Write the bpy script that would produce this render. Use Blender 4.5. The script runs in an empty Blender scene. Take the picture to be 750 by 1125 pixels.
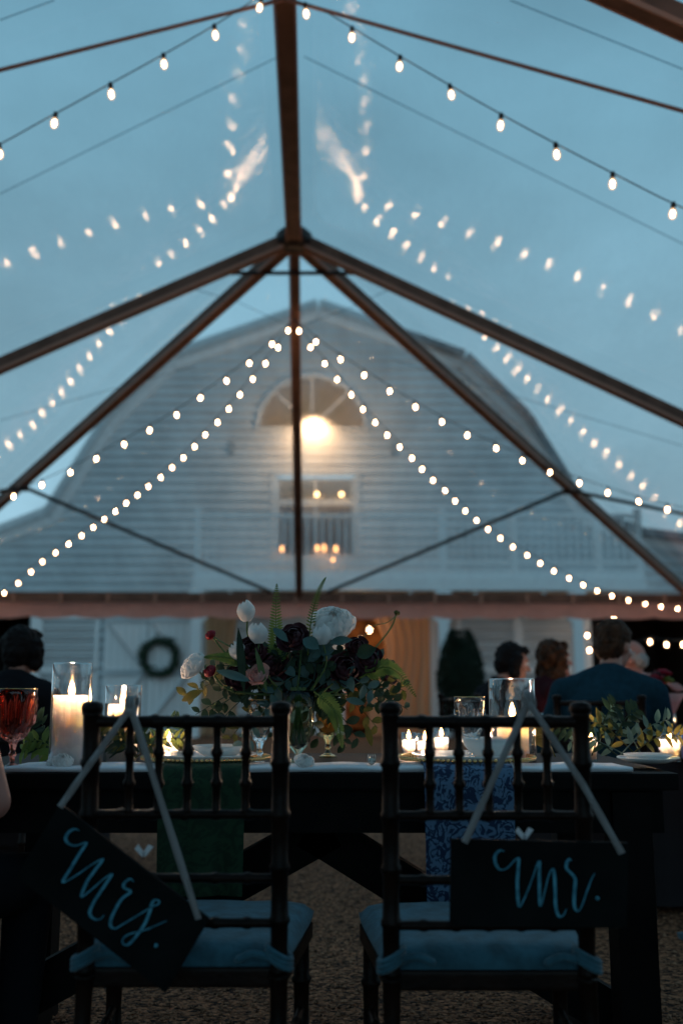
import bpy, bmesh, math, random
from mathutils import Vector, Matrix, noise
random.seed(7)
PI = math.pi
S = bpy.context.scene
COL = S.collection
# ------------------------------------------------------------------ camera
CZ = 0.945; PITCH = math.radians(10.1); F = 1094.0
cp, sp = math.cos(PITCH), math.sin(PITCH)
cam = bpy.data.cameras.new('camera'); co = bpy.data.objects.new('camera', cam); COL.objects.link(co)
co.location = (0, 0, CZ); co.rotation_euler = (PI/2 + PITCH, 0, 0)
cam.sensor_fit = 'VERTICAL'; cam.sensor_height = 36; cam.sensor_width = 24; cam.lens = 35
cam.clip_start = 0.05; cam.clip_end = 900
cam.dof.use_dof = True; cam.dof.focus_distance = 2.62; cam.dof.aperture_fstop = 1.9
S.camera = co
def U(px, py, Y):                       # survey helper: bearing of a photo point taken at distance Y
    x = (px - 375) / F; y = (562.5 - py) / F
    d = Vector((x, cp - y * sp, y * cp + sp)); k = Y / d.y
    return Vector((d.x * k, Y, CZ + d.z * k))
# ------------------------------------------------------------------ materials
def mat(name, col=(.5, .5, .5), rough=.6, metal=0., spec=.5, var=0., vscale=8., bump=0., bscale=60., emit=None, es=0., sheen=0., sss=0., col2=None, trans=0., ior=1.45, coat=0.):
    m = bpy.data.materials.new(name); m.use_nodes = True
    nt = m.node_tree; N = nt.nodes; L = nt.links
    b = N['Principled BSDF']
    b.inputs['Base Color'].default_value = (*col, 1); b.inputs['Roughness'].default_value = rough
    b.inputs['Metallic'].default_value = metal; b.inputs['Specular IOR Level'].default_value = spec
    b.inputs['IOR'].default_value = ior; b.inputs['Transmission Weight'].default_value = trans
    if sheen: b.inputs['Sheen Weight'].default_value = sheen
    if coat: b.inputs['Coat Weight'].default_value = coat
    if sss:
        b.inputs['Subsurface Weight'].default_value = sss; b.inputs['Subsurface Scale'].default_value = .12
        b.inputs['Subsurface Radius'].default_value = (1, .85, .68)
    if emit:
        b.inputs['Emission Color'].default_value = (*emit, 1); b.inputs['Emission Strength'].default_value = es
    tc = N.new('ShaderNodeTexCoord')
    if var or col2:
        n = N.new('ShaderNodeTexNoise'); n.inputs['Scale'].default_value = vscale; n.inputs['Detail'].default_value = 6
        L.new(tc.outputs['Object'], n.inputs['Vector'])
        r = N.new('ShaderNodeValToRGB'); L.new(n.outputs['Fac'], r.inputs['Fac'])
        c2 = col2 or tuple(c * (1 + var) for c in col); c1 = col if col2 else tuple(c * (1 - var) for c in col)
        r.color_ramp.elements[0].position = .35; r.color_ramp.elements[1].position = .65
        r.color_ramp.elements[0].color = (*c1, 1); r.color_ramp.elements[1].color = (*c2, 1)
        L.new(r.outputs['Color'], b.inputs['Base Color'])
    if bump:
        n2 = N.new('ShaderNodeTexNoise'); n2.inputs['Scale'].default_value = bscale; n2.inputs['Detail'].default_value = 4
        L.new(tc.outputs['Object'], n2.inputs['Vector'])
        bp = N.new('ShaderNodeBump'); bp.inputs['Strength'].default_value = bump; bp.inputs['Distance'].default_value = .01
        L.new(n2.outputs['Fac'], bp.inputs['Height']); L.new(bp.outputs['Normal'], b.inputs['Normal'])
    m.diffuse_color = (*col, 1)
    return m
def shader_mat(name):
    m = bpy.data.materials.new(name); m.use_nodes = True
    nt = m.node_tree; nt.nodes.clear(); o = nt.nodes.new('ShaderNodeOutputMaterial')
    return m, nt.nodes, nt.links, o
def emit_mat(name, col, s):
    m, N, L, o = shader_mat(name); e = N.new('ShaderNodeEmission'); e.inputs[0].default_value = (*col, 1); e.inputs[1].default_value = s
    L.new(e.outputs[0], o.inputs[0]); return m
def fres(N, L, ior, k):
    ge = N.new('ShaderNodeNewGeometry'); mr = N.new('ShaderNodeMapRange'); mr.inputs[3].default_value = ior; mr.inputs[4].default_value = 1 / ior
    L.new(ge.outputs['Backfacing'], mr.inputs[0]); fr = N.new('ShaderNodeFresnel'); L.new(mr.outputs[0], fr.inputs['IOR'])
    mu = N.new('ShaderNodeMath'); mu.operation = 'MULTIPLY'; mu.use_clamp = True; mu.inputs[1].default_value = k
    L.new(fr.outputs[0], mu.inputs[0]); return mu
def thin_glass(name, tint=(1, 1, 1), rough=.02, k=1.6, bump=0., bs=40.):
    m, N, L, o = shader_mat(name)
    t = N.new('ShaderNodeBsdfTransparent'); t.inputs[0].default_value = (*tint, 1)
    g = N.new('ShaderNodeBsdfGlossy'); g.inputs['Roughness'].default_value = rough; g.inputs[0].default_value = (1, 1, 1, 1)
    mu = fres(N, L, 1.45, k); mx = N.new('ShaderNodeMixShader')
    L.new(mu.outputs[0], mx.inputs[0]); L.new(t.outputs[0], mx.inputs[1]); L.new(g.outputs[0], mx.inputs[2]); L.new(mx.outputs[0], o.inputs[0])
    if bump:
        tc = N.new('ShaderNodeTexCoord'); n = N.new('ShaderNodeTexNoise'); n.inputs['Scale'].default_value = bs
        L.new(tc.outputs['Object'], n.inputs['Vector'])
        b = N.new('ShaderNodeBump'); b.inputs['Strength'].default_value = bump; b.inputs['Distance'].default_value = .01
        L.new(n.outputs['Fac'], b.inputs['Height']); L.new(b.outputs[0], g.inputs['Normal'])
    return m
def vinyl_mat(damp=0., kf=2.1, lo=.02, hi=.13):
    m, N, L, o = shader_mat('clear vinyl')
    tc = N.new('ShaderNodeTexCoord')
    t = N.new('ShaderNodeBsdfTransparent'); t.inputs[0].default_value = (.95, .98, .99, 1)
    g = N.new('ShaderNodeBsdfGlossy'); g.inputs['Roughness'].default_value = .07
    mu = fres(N, L, 1.5, kf)
    n = N.new('ShaderNodeTexNoise'); n.inputs['Scale'].default_value = 5.5; n.inputs['Detail'].default_value = 3; n.inputs['Distortion'].default_value = .5
    L.new(tc.outputs['Object'], n.inputs['Vector'])
    b = N.new('ShaderNodeBump'); b.inputs['Strength'].default_value = .22; b.inputs['Distance'].default_value = .01
    L.new(n.outputs['Fac'], b.inputs['Height']); L.new(b.outputs[0], g.inputs['Normal'])
    mx = N.new('ShaderNodeMixShader'); L.new(mu.outputs[0], mx.inputs[0]); L.new(t.outputs[0], mx.inputs[1]); L.new(g.outputs[0], mx.inputs[2])
    # damp film and dust streaks on the sheet
    mp = N.new('ShaderNodeMapping'); mp.inputs['Scale'].default_value = (3.5, 1.2, .8); L.new(tc.outputs['Object'], mp.inputs['Vector'])
    n2 = N.new('ShaderNodeTexNoise'); n2.inputs['Scale'].default_value = 1.4; n2.inputs['Detail'].default_value = 8; n2.inputs['Roughness'].default_value = .6
    L.new(mp.outputs[0], n2.inputs['Vector'])
    mr = N.new('ShaderNodeMapRange'); mr.inputs[1].default_value = .35; mr.inputs[2].default_value = .75; mr.inputs[3].default_value = lo; mr.inputs[4].default_value = hi
    L.new(n2.outputs['Fac'], mr.inputs[0])
    d1 = N.new('ShaderNodeBsdfTranslucent'); d1.inputs[0].default_value = (.8, .85, .88, 1)
    mx2 = N.new('ShaderNodeMixShader'); L.new(mr.outputs[0], mx2.inputs[0]); L.new(mx.outputs[0], mx2.inputs[1]); L.new(d1.outputs[0], mx2.inputs[2])
    if damp:
        rf = N.new('ShaderNodeBsdfRefraction'); rf.inputs['IOR'].default_value = 1.04; rf.inputs['Roughness'].default_value = .9; rf.inputs[0].default_value = (.95, .97, .98, 1)
        mx3 = N.new('ShaderNodeMixShader'); mx3.inputs[0].default_value = damp; L.new(mx2.outputs[0], mx3.inputs[1]); L.new(rf.outputs[0], mx3.inputs[2]); L.new(mx3.outputs[0], o.inputs[0]); return m
    L.new(mx2.outputs[0], o.inputs[0]); return m
def leaf_mat(name, c1, c2, rough=.5):
    m = mat(name, c1, rough, col2=c2, vscale=14, spec=.35)
    return m
def gravel_mat():
    m = mat('gravel', (.14, .10, .08), .9, spec=.2)
    nt = m.node_tree; N = nt.nodes; L = nt.links; b = N['Principled BSDF']
    tc = N.new('ShaderNodeTexCoord'); v = N.new('ShaderNodeTexVoronoi'); v.inputs['Scale'].default_value = 75
    L.new(tc.outputs['Object'], v.inputs['Vector'])
    r = N.new('ShaderNodeValToRGB'); e = r.color_ramp.elements
    e[0].color = (.018, .007, .004, 1); e[1].color = (.36, .155, .08, 1); e[0].position = .1; e[1].position = .95
    s = N.new('ShaderNodeSeparateColor'); L.new(v.outputs['Color'], s.inputs[0]); L.new(s.outputs[0], r.inputs['Fac'])
    L.new(r.outputs['Color'], b.inputs['Base Color'])
    bp = N.new('ShaderNodeBump'); bp.inputs['Strength'].default_value = 1; bp.inputs['Distance'].default_value = .012; bp.invert = True
    L.new(v.outputs['Distance'], bp.inputs['Height']); L.new(bp.outputs[0], b.inputs['Normal'])
    return m
def pattern_mat(name, c1, c2, scale, lo=.47, hi=.53):
    m = mat(name, c1, .85); nt = m.node_tree; N = nt.nodes; L = nt.links; b = N['Principled BSDF']
    tc = N.new('ShaderNodeTexCoord'); v = N.new('ShaderNodeTexNoise'); v.inputs['Scale'].default_value = scale; v.inputs['Detail'].default_value = 3; v.inputs['Distortion'].default_value = 2.5
    L.new(tc.outputs['Object'], v.inputs['Vector'])
    r = N.new('ShaderNodeValToRGB'); e = r.color_ramp.elements; e[0].position = lo; e[1].position = hi; e[0].color = (*c1, 1); e[1].color = (*c2, 1)
    L.new(v.outputs['Fac'], r.inputs['Fac']); L.new(r.outputs['Color'], b.inputs['Base Color']); return m
M = {}
M['chair'] = mat('mahogany', (.010, .0045, .003), .42, spec=.16, var=.5, vscale=20, bump=.15, bscale=90)
M['cushion'] = mat('cushion cloth', (.026, .10, .14), .85, var=.3, vscale=25, bump=.3, bscale=120, sheen=.2)  # dusk blue and shade on the cushions put into the base colour
M['tablewood'] = mat('dark table wood', (.004, .003, .003), .6, spec=.12, var=.4, vscale=12)
M['sign'] = mat('slate board', (.006, .0075, .008), .8, spec=.1, var=.35, vscale=9)
M['chalk'] = mat('pale blue chalk ink', (.085, .30, .40), .9, spec=.1, var=.35, vscale=60)
M['ribbon'] = mat('satin ribbon', (.27, .26, .26), .6, spec=.2)
M['beam'] = mat('bronze tent tube', (.15, .078, .055), .6, spec=.25, var=.25, vscale=5)
M['beamedge'] = mat('tent tube track', (.38, .20, .145), .55, spec=.25)
M['fitting'] = mat('dark steel', (.035, .03, .03), .5, metal=.5)
M['cable'] = mat('cable', (.05, .055, .06), .5)
M['webbing'] = mat('brown webbing', (.30, .15, .12), .7)
M['seam'] = thin_glass('vinyl weld seam', (.62, .68, .7), .2, 1)
M['vinyl'] = vinyl_mat()
M['dampvinyl'] = vinyl_mat(.28, .7, .05, .19)
M['valance'] = mat('valance cloth', (.72, .36, .30), .8, var=.08, vscale=3)  # white valance; warm pink of the bulb light put into its colour
M['shadeblock'] = mat('dark light blocker', (.03, .03, .032), .9)  # for the unseen blockers added around the rear bay
M['siding'] = mat('white painted siding', (.50, .54, .56), .6, var=.14, vscale=1.1)
M['trim'] = mat('white trim', (.80, .80, .80), .5)
M['roofing'] = mat('slate grey shingle', (.19, .22, .24), .8, var=.3, vscale=9)
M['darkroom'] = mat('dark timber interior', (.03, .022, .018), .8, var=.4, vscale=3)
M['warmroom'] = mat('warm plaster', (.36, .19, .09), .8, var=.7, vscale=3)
M['window'] = thin_glass('window glass', (.8, .8, .8), .05, .7)
M['drape'] = mat('beige drape', (.72, .46, .28), .9, sss=0)
M['glowblind'] = mat('self-glowing ochre blind', (.26, .17, .08), .9, var=.4, vscale=11, emit=(1, .6, .25), es=.12)  # blind itself emits, standing in for warm light from the room
M['stripe'] = mat('striped door curtain', (.20, .12, .10), .9)
M['gravel'] = gravel_mat()
M['pebble'] = mat('pebble', (.04, .018, .010), .8, spec=.2, col2=(.38, .19, .11), vscale=60)
M['wax'] = mat('ivory wax', (.86, .74, .70), .45, sss=.7)
m_, N_, L_, o_ = shader_mat('flame'); t_ = N_.new('ShaderNodeBsdfTransparent'); e_ = N_.new('ShaderNodeEmission'); e_.inputs[0].default_value = (1, .50, .16, 1); e_.inputs[1].default_value = 60
x_ = N_.new('ShaderNodeMixShader'); x_.inputs[0].default_value = .35; L_.new(t_.outputs[0], x_.inputs[1]); L_.new(e_.outputs[0], x_.inputs[2]); L_.new(x_.outputs[0], o_.inputs[0]); M['flame'] = m_
M['wick'] = mat('wick', (.01, .01, .01), .9)
M['glass'] = thin_glass('clear glass', (.97, .97, .97), .015, 2.6)
M['cutglass'] = mat('pressed glass', (1, 1, 1), .02, trans=1, ior=1.45)
M['pinkglass'] = mat('rose pressed glass', (.80, .22, .16), .03, trans=1, ior=1.45)
M['amberglass'] = mat('amber glass', (.95, .6, .25), .03, trans=1, ior=1.45)
M['water'] = mat('stem water glass', (.55, .62, .5), .02, trans=1, ior=1.33)
M['gold'] = mat('gold rim', (.75, .45, .18), .25, metal=1)
M['silver'] = mat('cutlery', (.7, .66, .6), .22, metal=1)
M['china'] = mat('white china', (.78, .78, .76), .2)
M['linen'] = mat('white linen', (.72, .74, .78), .8, bump=.2, bscale=200)
M['greenlinen'] = pattern_mat('green linen', (.008, .030, .013), (.014, .048, .02), 30)
M['bluelinen'] = pattern_mat('blue paisley linen', (.012, .03, .08), (.11, .20, .32), 38)
M['petalwhite'] = mat('white petal', (.92, .90, .88), .6)
M['petalpink'] = mat('blush petal', (.75, .42, .38), .6, sss=.15)
M['petalred'] = mat('crimson petal', (.34, .012, .03), .5)
M['petaldark'] = mat('burgundy petal', (.045, .006, .012), .6, var=.4, vscale=30)
M['leafdark'] = leaf_mat('dark leaf', (.012, .03, .016), (.03, .06, .028))
M['leafblue'] = leaf_mat('eucalyptus leaf', (.05, .11, .10), (.10, .18, .17))
M['fern'] = leaf_mat('fern leaf', (.12, .19, .04), (.22, .30, .07))
M['olive'] = leaf_mat('olive leaf', (.06, .08, .02), (.19, .15, .04))
M['stem'] = mat('green stem', (.10, .16, .05), .5)
M['skin'] = mat('skin', (.38, .19, .14), .55, sss=.15)
M['skin2'] = mat('flushed skin', (.40, .17, .13), .55, sss=.15)
M['navy'] = mat('navy wool', (.008, .034, .052), .9, spec=.1, var=.15, vscale=40)
M['black'] = mat('black cloth', (.007, .008, .011), .9, spec=.1)
M['lavender'] = mat('lavender shirt', (.33, .32, .62), .8)
M['maroon'] = mat('maroon dress', (.04, .01, .015), .9, spec=.1)
M['shirtwhite'] = mat('white shirt', (.65, .62, .6), .8)
M['hairdark'] = mat('dark hair', (.006, .004, .004), .6, spec=.15, bump=.6, bscale=150)
M['hairbrown'] = mat('brown hair', (.045, .020, .010), .6, spec=.15, bump=.6, bscale=120, var=.5, vscale=30)
M['hairgrey'] = mat('grey hair', (.30, .28, .27), .6, bump=.5, bscale=150)
M['eye'] = mat('eye white', (.7, .68, .65), .3)
M['bulbcore'] = emit_mat('glowing filament', (1, .58, .31), 150)
m_, N_, L_, o_ = shader_mat('lit bulb glass'); t_ = N_.new('ShaderNodeBsdfTransparent'); e_ = N_.new('ShaderNodeEmission'); e_.inputs[0].default_value = (1, .62, .36, 1); e_.inputs[1].default_value = 1.3
x_ = N_.new('ShaderNodeMixShader'); x_.inputs[0].default_value = .62; L_.new(t_.outputs[0], x_.inputs[1]); L_.new(e_.outputs[0], x_.inputs[2]); L_.new(x_.outputs[0], o_.inputs[0]); M['bulbglass'] = m_
M['bulbcore2'] = emit_mat('large bulb filament', (1, .62, .36), 48)
M['socket'] = mat('black socket', (.01, .01, .012), .5)
M['lampglow'] = emit_mat('flood lamp lens', (1, .62, .30), 60)
M['topiary'] = leaf_mat('boxwood leaf', (.006, .014, .008), (.014, .028, .012), .8)
M['wreath'] = leaf_mat('wreath leaf', (.02, .045, .03), (.04, .07, .04))
M['greycloth'] = mat('grey table linen', (.025, .022, .024), .95, spec=.1)
def translucent(key, f):
    m = M[key]; nt = m.node_tree; N = nt.nodes; L = nt.links; b = N['Principled BSDF']; o = N['Material Output']
    t = N.new('ShaderNodeBsdfTranslucent'); src = b.inputs['Base Color']
    if src.links: L.new(src.links[0].from_socket, t.inputs[0])
    else: t.inputs[0].default_value = src.default_value
    mx = N.new('ShaderNodeMixShader'); mx.inputs[0].default_value = f; L.new(b.outputs[0], mx.inputs[1]); L.new(t.outputs[0], mx.inputs[2]); L.new(mx.outputs[0], o.inputs[0])
for k_, f_ in (('petalwhite', .5), ('petalred', .4), ('petalpink', .45), ('fern', .45), ('olive', .45), ('leafblue', .2), ('leafdark', .2), ('drape', .5), ('stem', .2), ('valance', .3)): translucent(k_, f_)
# ------------------------------------------------------------------ object plumbing
def thing(name, label, cat, loc=(0, 0, 0), rz=0, group=None, kind=None):
    o = bpy.data.objects.new(name, None); COL.objects.link(o); o.empty_display_size = .1
    o.location = loc; o.rotation_euler = (0, 0, rz); o['label'] = label; o['category'] = cat
    if group: o['group'] = group
    if kind: o['kind'] = kind
    return o
def tag(o, label, cat, group=None, kind=None):
    o['label'] = label; o['category'] = cat
    if group: o['group'] = group
    if kind: o['kind'] = kind
    return o
def root_of(o):
    while o.parent: o = o.parent
    return o
class MB:
    def __init__(s): s.v = []; s.f = []; s.sm = []
    def add(s, vs, fs, sm=False):
        n = len(s.v); s.v += [Vector(v) for v in vs]; s.f += [tuple(i + n for i in f) for f in fs]; s.sm += [sm] * len(fs)
    def box(s, c, d, rz=0, m=None):
        x, y, z = d[0] / 2, d[1] / 2, d[2] / 2
        R = m or Matrix.Rotation(rz, 3, 'Z'); c = Vector(c)
        vs = [c + R @ Vector(p) for p in [(-x, -y, -z), (x, -y, -z), (x, y, -z), (-x, y, -z), (-x, -y, z), (x, -y, z), (x, y, z), (-x, y, z)]]
        s.add(vs, [(0, 3, 2, 1), (4, 5, 6, 7), (0, 1, 5, 4), (1, 2, 6, 5), (2, 3, 7, 6), (3, 0, 4, 7)])
    def beam(s, p, q, w, h, up=(0, 0, 1)):
        p, q = Vector(p), Vector(q); t = (q - p); L = t.length; t.normalize()
        a = t.cross(Vector(up)).normalized(); b = a.cross(t).normalized()
        R = Matrix((a, t, b)).transposed(); s.box((p + q) / 2, (w, L, h), m=R)
    def tube(s, pts, rs, n=8, cap=True, sm=True):
        pts = [Vector(p) for p in pts]
        if not hasattr(rs, '__len__'): rs = [rs] * len(pts)
        base = len(s.v); prev = None; vs = []
        for i, p in enumerate(pts):
            t = (pts[min(i + 1, len(pts) - 1)] - pts[max(i - 1, 0)])
            if t.length < 1e-9: t = Vector((0, 0, 1))
            t.normalize()
            if prev is None:
                a = t.orthogonal().normalized()
            else:
                a = prev - t * prev.dot(t)
                a = a.normalized() if a.length > 1e-6 else t.orthogonal().normalized()
            prev = a; b = t.cross(a)
            for k in range(n):
                an = 2 * PI * k / n; vs.append(p + (a * math.cos(an) + b * math.sin(an)) * rs[i])
        fs = []
        for i in range(len(pts) - 1):
            for k in range(n):
                k2 = (k + 1) % n; fs.append((i * n + k, i * n + k2, (i + 1) * n + k2, (i + 1) * n + k))
        if cap:
            fs.append(tuple(range(n - 1, -1, -1))); fs.append(tuple((len(pts) - 1) * n + k for k in range(n)))
        s.add(vs, fs, sm)
    def lathe(s, prof, c=(0, 0, 0), n=24, axis=None, sm=True):
        c = Vector(c); A = Vector(axis).normalized() if axis is not None else Vector((0, 0, 1))
        Q = Vector((0, 0, 1)).rotation_difference(A).to_matrix(); vs = []; fs = []
        for r, z in prof:
            for k in range(n):
                an = 2 * PI * k / n; vs.append(c + Q @ Vector((r * math.cos(an), r * math.sin(an), z)))
        for i in range(len(prof) - 1):
            for k in range(n):
                k2 = (k + 1) % n; fs.append((i * n + k, i * n + k2, (i + 1) * n + k2, (i + 1) * n + k))
        s.add(vs, fs, sm)
    def ell(s, c, r, n=10, m=None):
        if not hasattr(r, '__len__'): r = (r, r, r)
        c = Vector(c); vs = []; fs = []; R = m or Matrix.Identity(3)
        for i in range(n + 1):
            th = PI * i / n
            for k in range(2 * n):
                ph = PI * k / n; vs.append(c + R @ Vector((r[0] * math.sin(th) * math.cos(ph), r[1] * math.sin(th) * math.sin(ph), r[2] * math.cos(th))))
        for i in range(n):
            for k in range(2 * n):
                k2 = (k + 1) % (2 * n); fs.append((i * 2 * n + k, (i + 1) * 2 * n + k, (i + 1) * 2 * n + k2, i * 2 * n + k2))
        s.add(vs, fs, True)
    def build(s, name, m, parent=None, label=None, merge=False, bevel=0):
        me = bpy.data.meshes.new(name); off = Vector((0, 0, 0))
        inv = None
        if parent is not None:
            r = root_of(parent); inv = (Matrix.Translation(r.location) @ Matrix.Rotation(r.rotation_euler[2], 4, 'Z')).inverted()
        vs = [inv @ v for v in s.v] if inv is not None else s.v
        me.from_pydata([tuple(v) for v in vs], [], s.f)
        me.polygons.foreach_set('use_smooth', s.sm)
        bm = bmesh.new(); bm.from_mesh(me)
        bmesh.ops.remove_doubles(bm, verts=bm.verts, dist=1e-5)
        bmesh.ops.recalc_face_normals(bm, faces=bm.faces)
        if bevel:
            bmesh.ops.bevel(bm, geom=[e for e in bm.edges if e.calc_length() > bevel * 3 and len(e.link_faces) == 2 and e.calc_face_angle(0) > .6], offset=bevel, segments=2, affect='EDGES', profile=.7)
        bm.to_mesh(me); bm.free()
        o = bpy.data.objects.new(name, me); COL.objects.link(o); me.materials.append(M[m] if isinstance(m, str) else m)
        if parent is not None: o.parent = parent
        if label: o['label'] = label
        return o
def copy_tree(o, parent=None):
    c = o.copy(); COL.objects.link(c); c.parent = parent
    for ch in list(o.children): copy_tree(ch, c)
    return c
def smooth_pts(pts, n=6):
    P = [Vector(p) for p in pts]; out = []
    for i in range(len(P) - 1):
        a = P[max(i - 1, 0)]; b = P[i]; c = P[i + 1]; d = P[min(i + 2, len(P) - 1)]
        for k in range(n):
            t = k / n
            out.append(.5 * ((2 * b) + (c - a) * t + (2 * a - 5 * b + 4 * c - d) * t * t + (3 * b - 3 * c + d - a) * t ** 3))
    out.append(P[-1]); return out
def point_light(name, loc, power, col=(1, .6, .3), r=.02, parent=None):
    l = bpy.data.lights.new(name, 'POINT'); l.energy = power; l.color = col; l.shadow_soft_size = r
    o = bpy.data.objects.new(name, l); COL.objects.link(o)
    if parent is not None:
        R = root_of(parent); o.parent = parent; o.location = (Matrix.Translation(R.location) @ Matrix.Rotation(R.rotation_euler[2], 4, 'Z')).inverted() @ Vector(loc)
    else: o.location = loc
    return o
# ------------------------------------------------------------------ world and sun
w = bpy.data.worlds.new('World'); S.world = w; w.use_nodes = True
N = w.node_tree.nodes; L = w.node_tree.links; bg = N['Background']
tc = N.new('ShaderNodeTexCoord'); sx = N.new('ShaderNodeSeparateXYZ'); L.new(tc.outputs['Generated'], sx.inputs[0])
rp = N.new('ShaderNodeValToRGB'); L.new(sx.outputs['Z'], rp.inputs['Fac']); e = rp.color_ramp.elements
e[0].position = 0; e[0].color = (.26, .41, .50, 1); e[1].position = .85; e[1].color = (.065, .17, .245, 1)
k = e.new(.22); k.color = (.215, .375, .465, 1); k = e.new(.5); k.color = (.135, .28, .365, 1)
nz = N.new('ShaderNodeTexNoise'); nz.inputs['Scale'].default_value = 2.2; nz.inputs['Detail'].default_value = 5; nz.inputs['Roughness'].default_value = .55
mp = N.new('ShaderNodeMapping'); mp.inputs['Scale'].default_value = (1, 1, 2.2); L.new(tc.outputs['Generated'], mp.inputs[0]); L.new(mp.outputs[0], nz.inputs['Vector'])
cr = N.new('ShaderNodeMapRange'); cr.inputs[1].default_value = .3; cr.inputs[2].default_value = .7; cr.inputs[3].default_value = .8; cr.inputs[4].default_value = 1.2
L.new(nz.outputs['Fac'], cr.inputs[0])
sky = N.new('ShaderNodeTexSky'); sky.sky_type = 'NISHITA'; sky.sun_disc = False; sky.sun_elevation = math.radians(-3); sky.sun_rotation = math.radians(20)
vm = N.new('ShaderNodeVectorMath'); vm.operation = 'SCALE'; L.new(rp.outputs['Color'], vm.inputs[0]); L.new(cr.outputs[0], vm.inputs['Scale'])
ad = N.new('ShaderNodeMixRGB'); ad.blend_type = 'ADD'; ad.inputs[0].default_value = .06; L.new(vm.outputs[0], ad.inputs[1]); L.new(sky.outputs[0], ad.inputs[2])
L.new(ad.outputs[0], bg.inputs['Color']); bg.inputs['Strength'].default_value = 1.52
sl = bpy.data.lights.new('dusk_sun', 'SUN'); sl.energy = .05; sl.angle = math.radians(25); sl.color = (.8, .88, 1)
so = bpy.data.objects.new('dusk_sun', sl); COL.objects.link(so); so.rotation_euler = (math.radians(60), 0, math.radians(160))
S.view_settings.view_transform = 'Standard'; S.view_settings.look = 'None'; S.view_settings.exposure = 0; S.view_settings.gamma = 1
S.render.engine = 'CYCLES'
cy = S.cycles; cy.max_bounces = 12; cy.transparent_max_bounces = 24; cy.diffuse_bounces = 3; cy.glossy_bounces = 4; cy.transmission_bounces = 8
cy.use_denoising = True; cy.caustics_refractive = True; cy.caustics_reflective = True; cy.sample_clamp_indirect = 6; cy.blur_glossy = .3
try: cy.use_light_tree = True
except Exception: pass
# ------------------------------------------------------------------ ground
g = MB(); g.add([(-400, -400, 0), (400, -400, 0), (400, 400, 0), (-400, 400, 0)], [(0, 1, 2, 3)])
tag(g.build('ground', 'gravel'), 'brown pea gravel ground under the tent', 'ground', kind='structure')
g = MB()
ico = [(0, 0, 1), (.9, 0, .25), (.28, .85, .25), (-.72, .53, .25), (-.72, -.53, .25), (.28, -.85, .25), (0, 0, -.3)]
icf = [(0, 1, 2), (0, 2, 3), (0, 3, 4), (0, 4, 5), (0, 5, 1), (6, 2, 1), (6, 3, 2), (6, 4, 3), (6, 5, 4), (6, 1, 5)]
for i in range(19000):
    y = 2.1 + 4.6 * random.random() ** 1.3; x = random.uniform(-.55, .5) * y
    r = .003 + .009 * random.random() ** 2; a = random.random() * 6.28; ca, sa = math.cos(a), math.sin(a); sq = random.uniform(.6, 1.3)
    g.add([(x + r * (v[0] * ca * sq - v[1] * sa), y + r * (v[0] * sa * sq + v[1] * ca), .001 + r * .8 * v[2]) for v in ico], icf)
tag(g.build('loose_pebbles', 'pebble'), 'loose brown pebbles scattered over the gravel beneath the table', 'gravel', kind='stuff')
# ------------------------------------------------------------------ tent
def TP(u, v, z): return Vector((-.19 + u - .03 * v, v + .03 * u, z))
HW, RZ, VC, VE, EZ = 6.1, 5.3, 9.15, 15.3, 2.33
SL = (RZ - EZ) / HW; V0 = -4.8
tent = thing('clear_top_tent', 'large clear vinyl marquee with bronze frame spanning overhead', 'tent', TP(0, 5, 0))
def rafter(name, p, q, w=.085, h=.13, up=(0, 0, 1)):
    m = MB(); m.beam(p, q, w, h, up); o = m.build(name, 'beam', tent, bevel=.008)
    p, q = Vector(p), Vector(q); t = (q - p).normalized(); a = t.cross(Vector(up)).normalized(); b = a.cross(t).normalized()
    e = MB()
    for sgn in (-1, 1): e.beam(p + a * sgn * (w / 2 + .008) - b * (h / 2 - .012), q + a * sgn * (w / 2 + .008) - b * (h / 2 - .012), .013, .03, b)
    e.build('track', 'beamedge', o); return o
crown = TP(0, VC, RZ)
rafter('ridge_beam', TP(0, V0, RZ), TP(0, VC - .06, RZ), .12, .16)
for v in (V0, -.1, 4.52, VC):
    for s in (-1, 1): rafter('side_rafter', TP(s * .07, v, RZ - .02), TP(s * (HW - .04), v, EZ + .06))
for s in (-1, 1): rafter('hip_rafter', TP(s * .06, VC + .06, RZ - .03), TP(s * (HW - .04), VE - .04, EZ + .06))
rafter('end_rafter', TP(0, VC + .08, RZ - .04), TP(0, VE - .04, EZ + .06), .085, .12)
m = MB(); m.lathe([(0, -.11), (.10, -.11), (.17, -.05), (.18, .03), (.12, .09), (0, .1)], crown, 20); m.build('crown_fitting', 'fitting', tent)
for s in (-1, 1):
    m = MB(); m.beam(TP(s * HW, V0, EZ), TP(s * HW, VE - .07, EZ), .1, .12); m.build('eave_beam', 'beam', tent)
m = MB(); m.beam(TP(-HW - .05, VE, EZ), TP(HW + .05, VE, EZ), .1, .13); m.build('eave_beam', 'beam', tent)
# collar bar under the crown with hooked ends
a, b = U(250, 300, 9.45), U(395, 300, 9.45)
m = MB(); m.tube([a + Vector((0, 0, .05)), a, b, b + Vector((0, 0, .05))], .022); m.build('collar_bar', 'fitting', tent)
# braces from hips to the middle of the far eave, and out to the sides
for s in (-1, 1):
    P = TP(s * 3.55, VC + 3.62, RZ - SL * 3.57 - .03); m = MB()
    m.tube([P, TP(s * .42, VE - .03, EZ + .08)], .028); m.build('brace', 'fitting', tent)
    m = MB(); m.tube([P, TP(s * HW, VC + 2.6, EZ + 1.02 - .6)], .025); m.build('brace', 'fitting', tent)
    m = MB(); m.tube([P + Vector((0, 0, -.05)), P + Vector((0, 0, .06))], .07, 10); m.build('clamp', 'fitting', tent)
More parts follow.
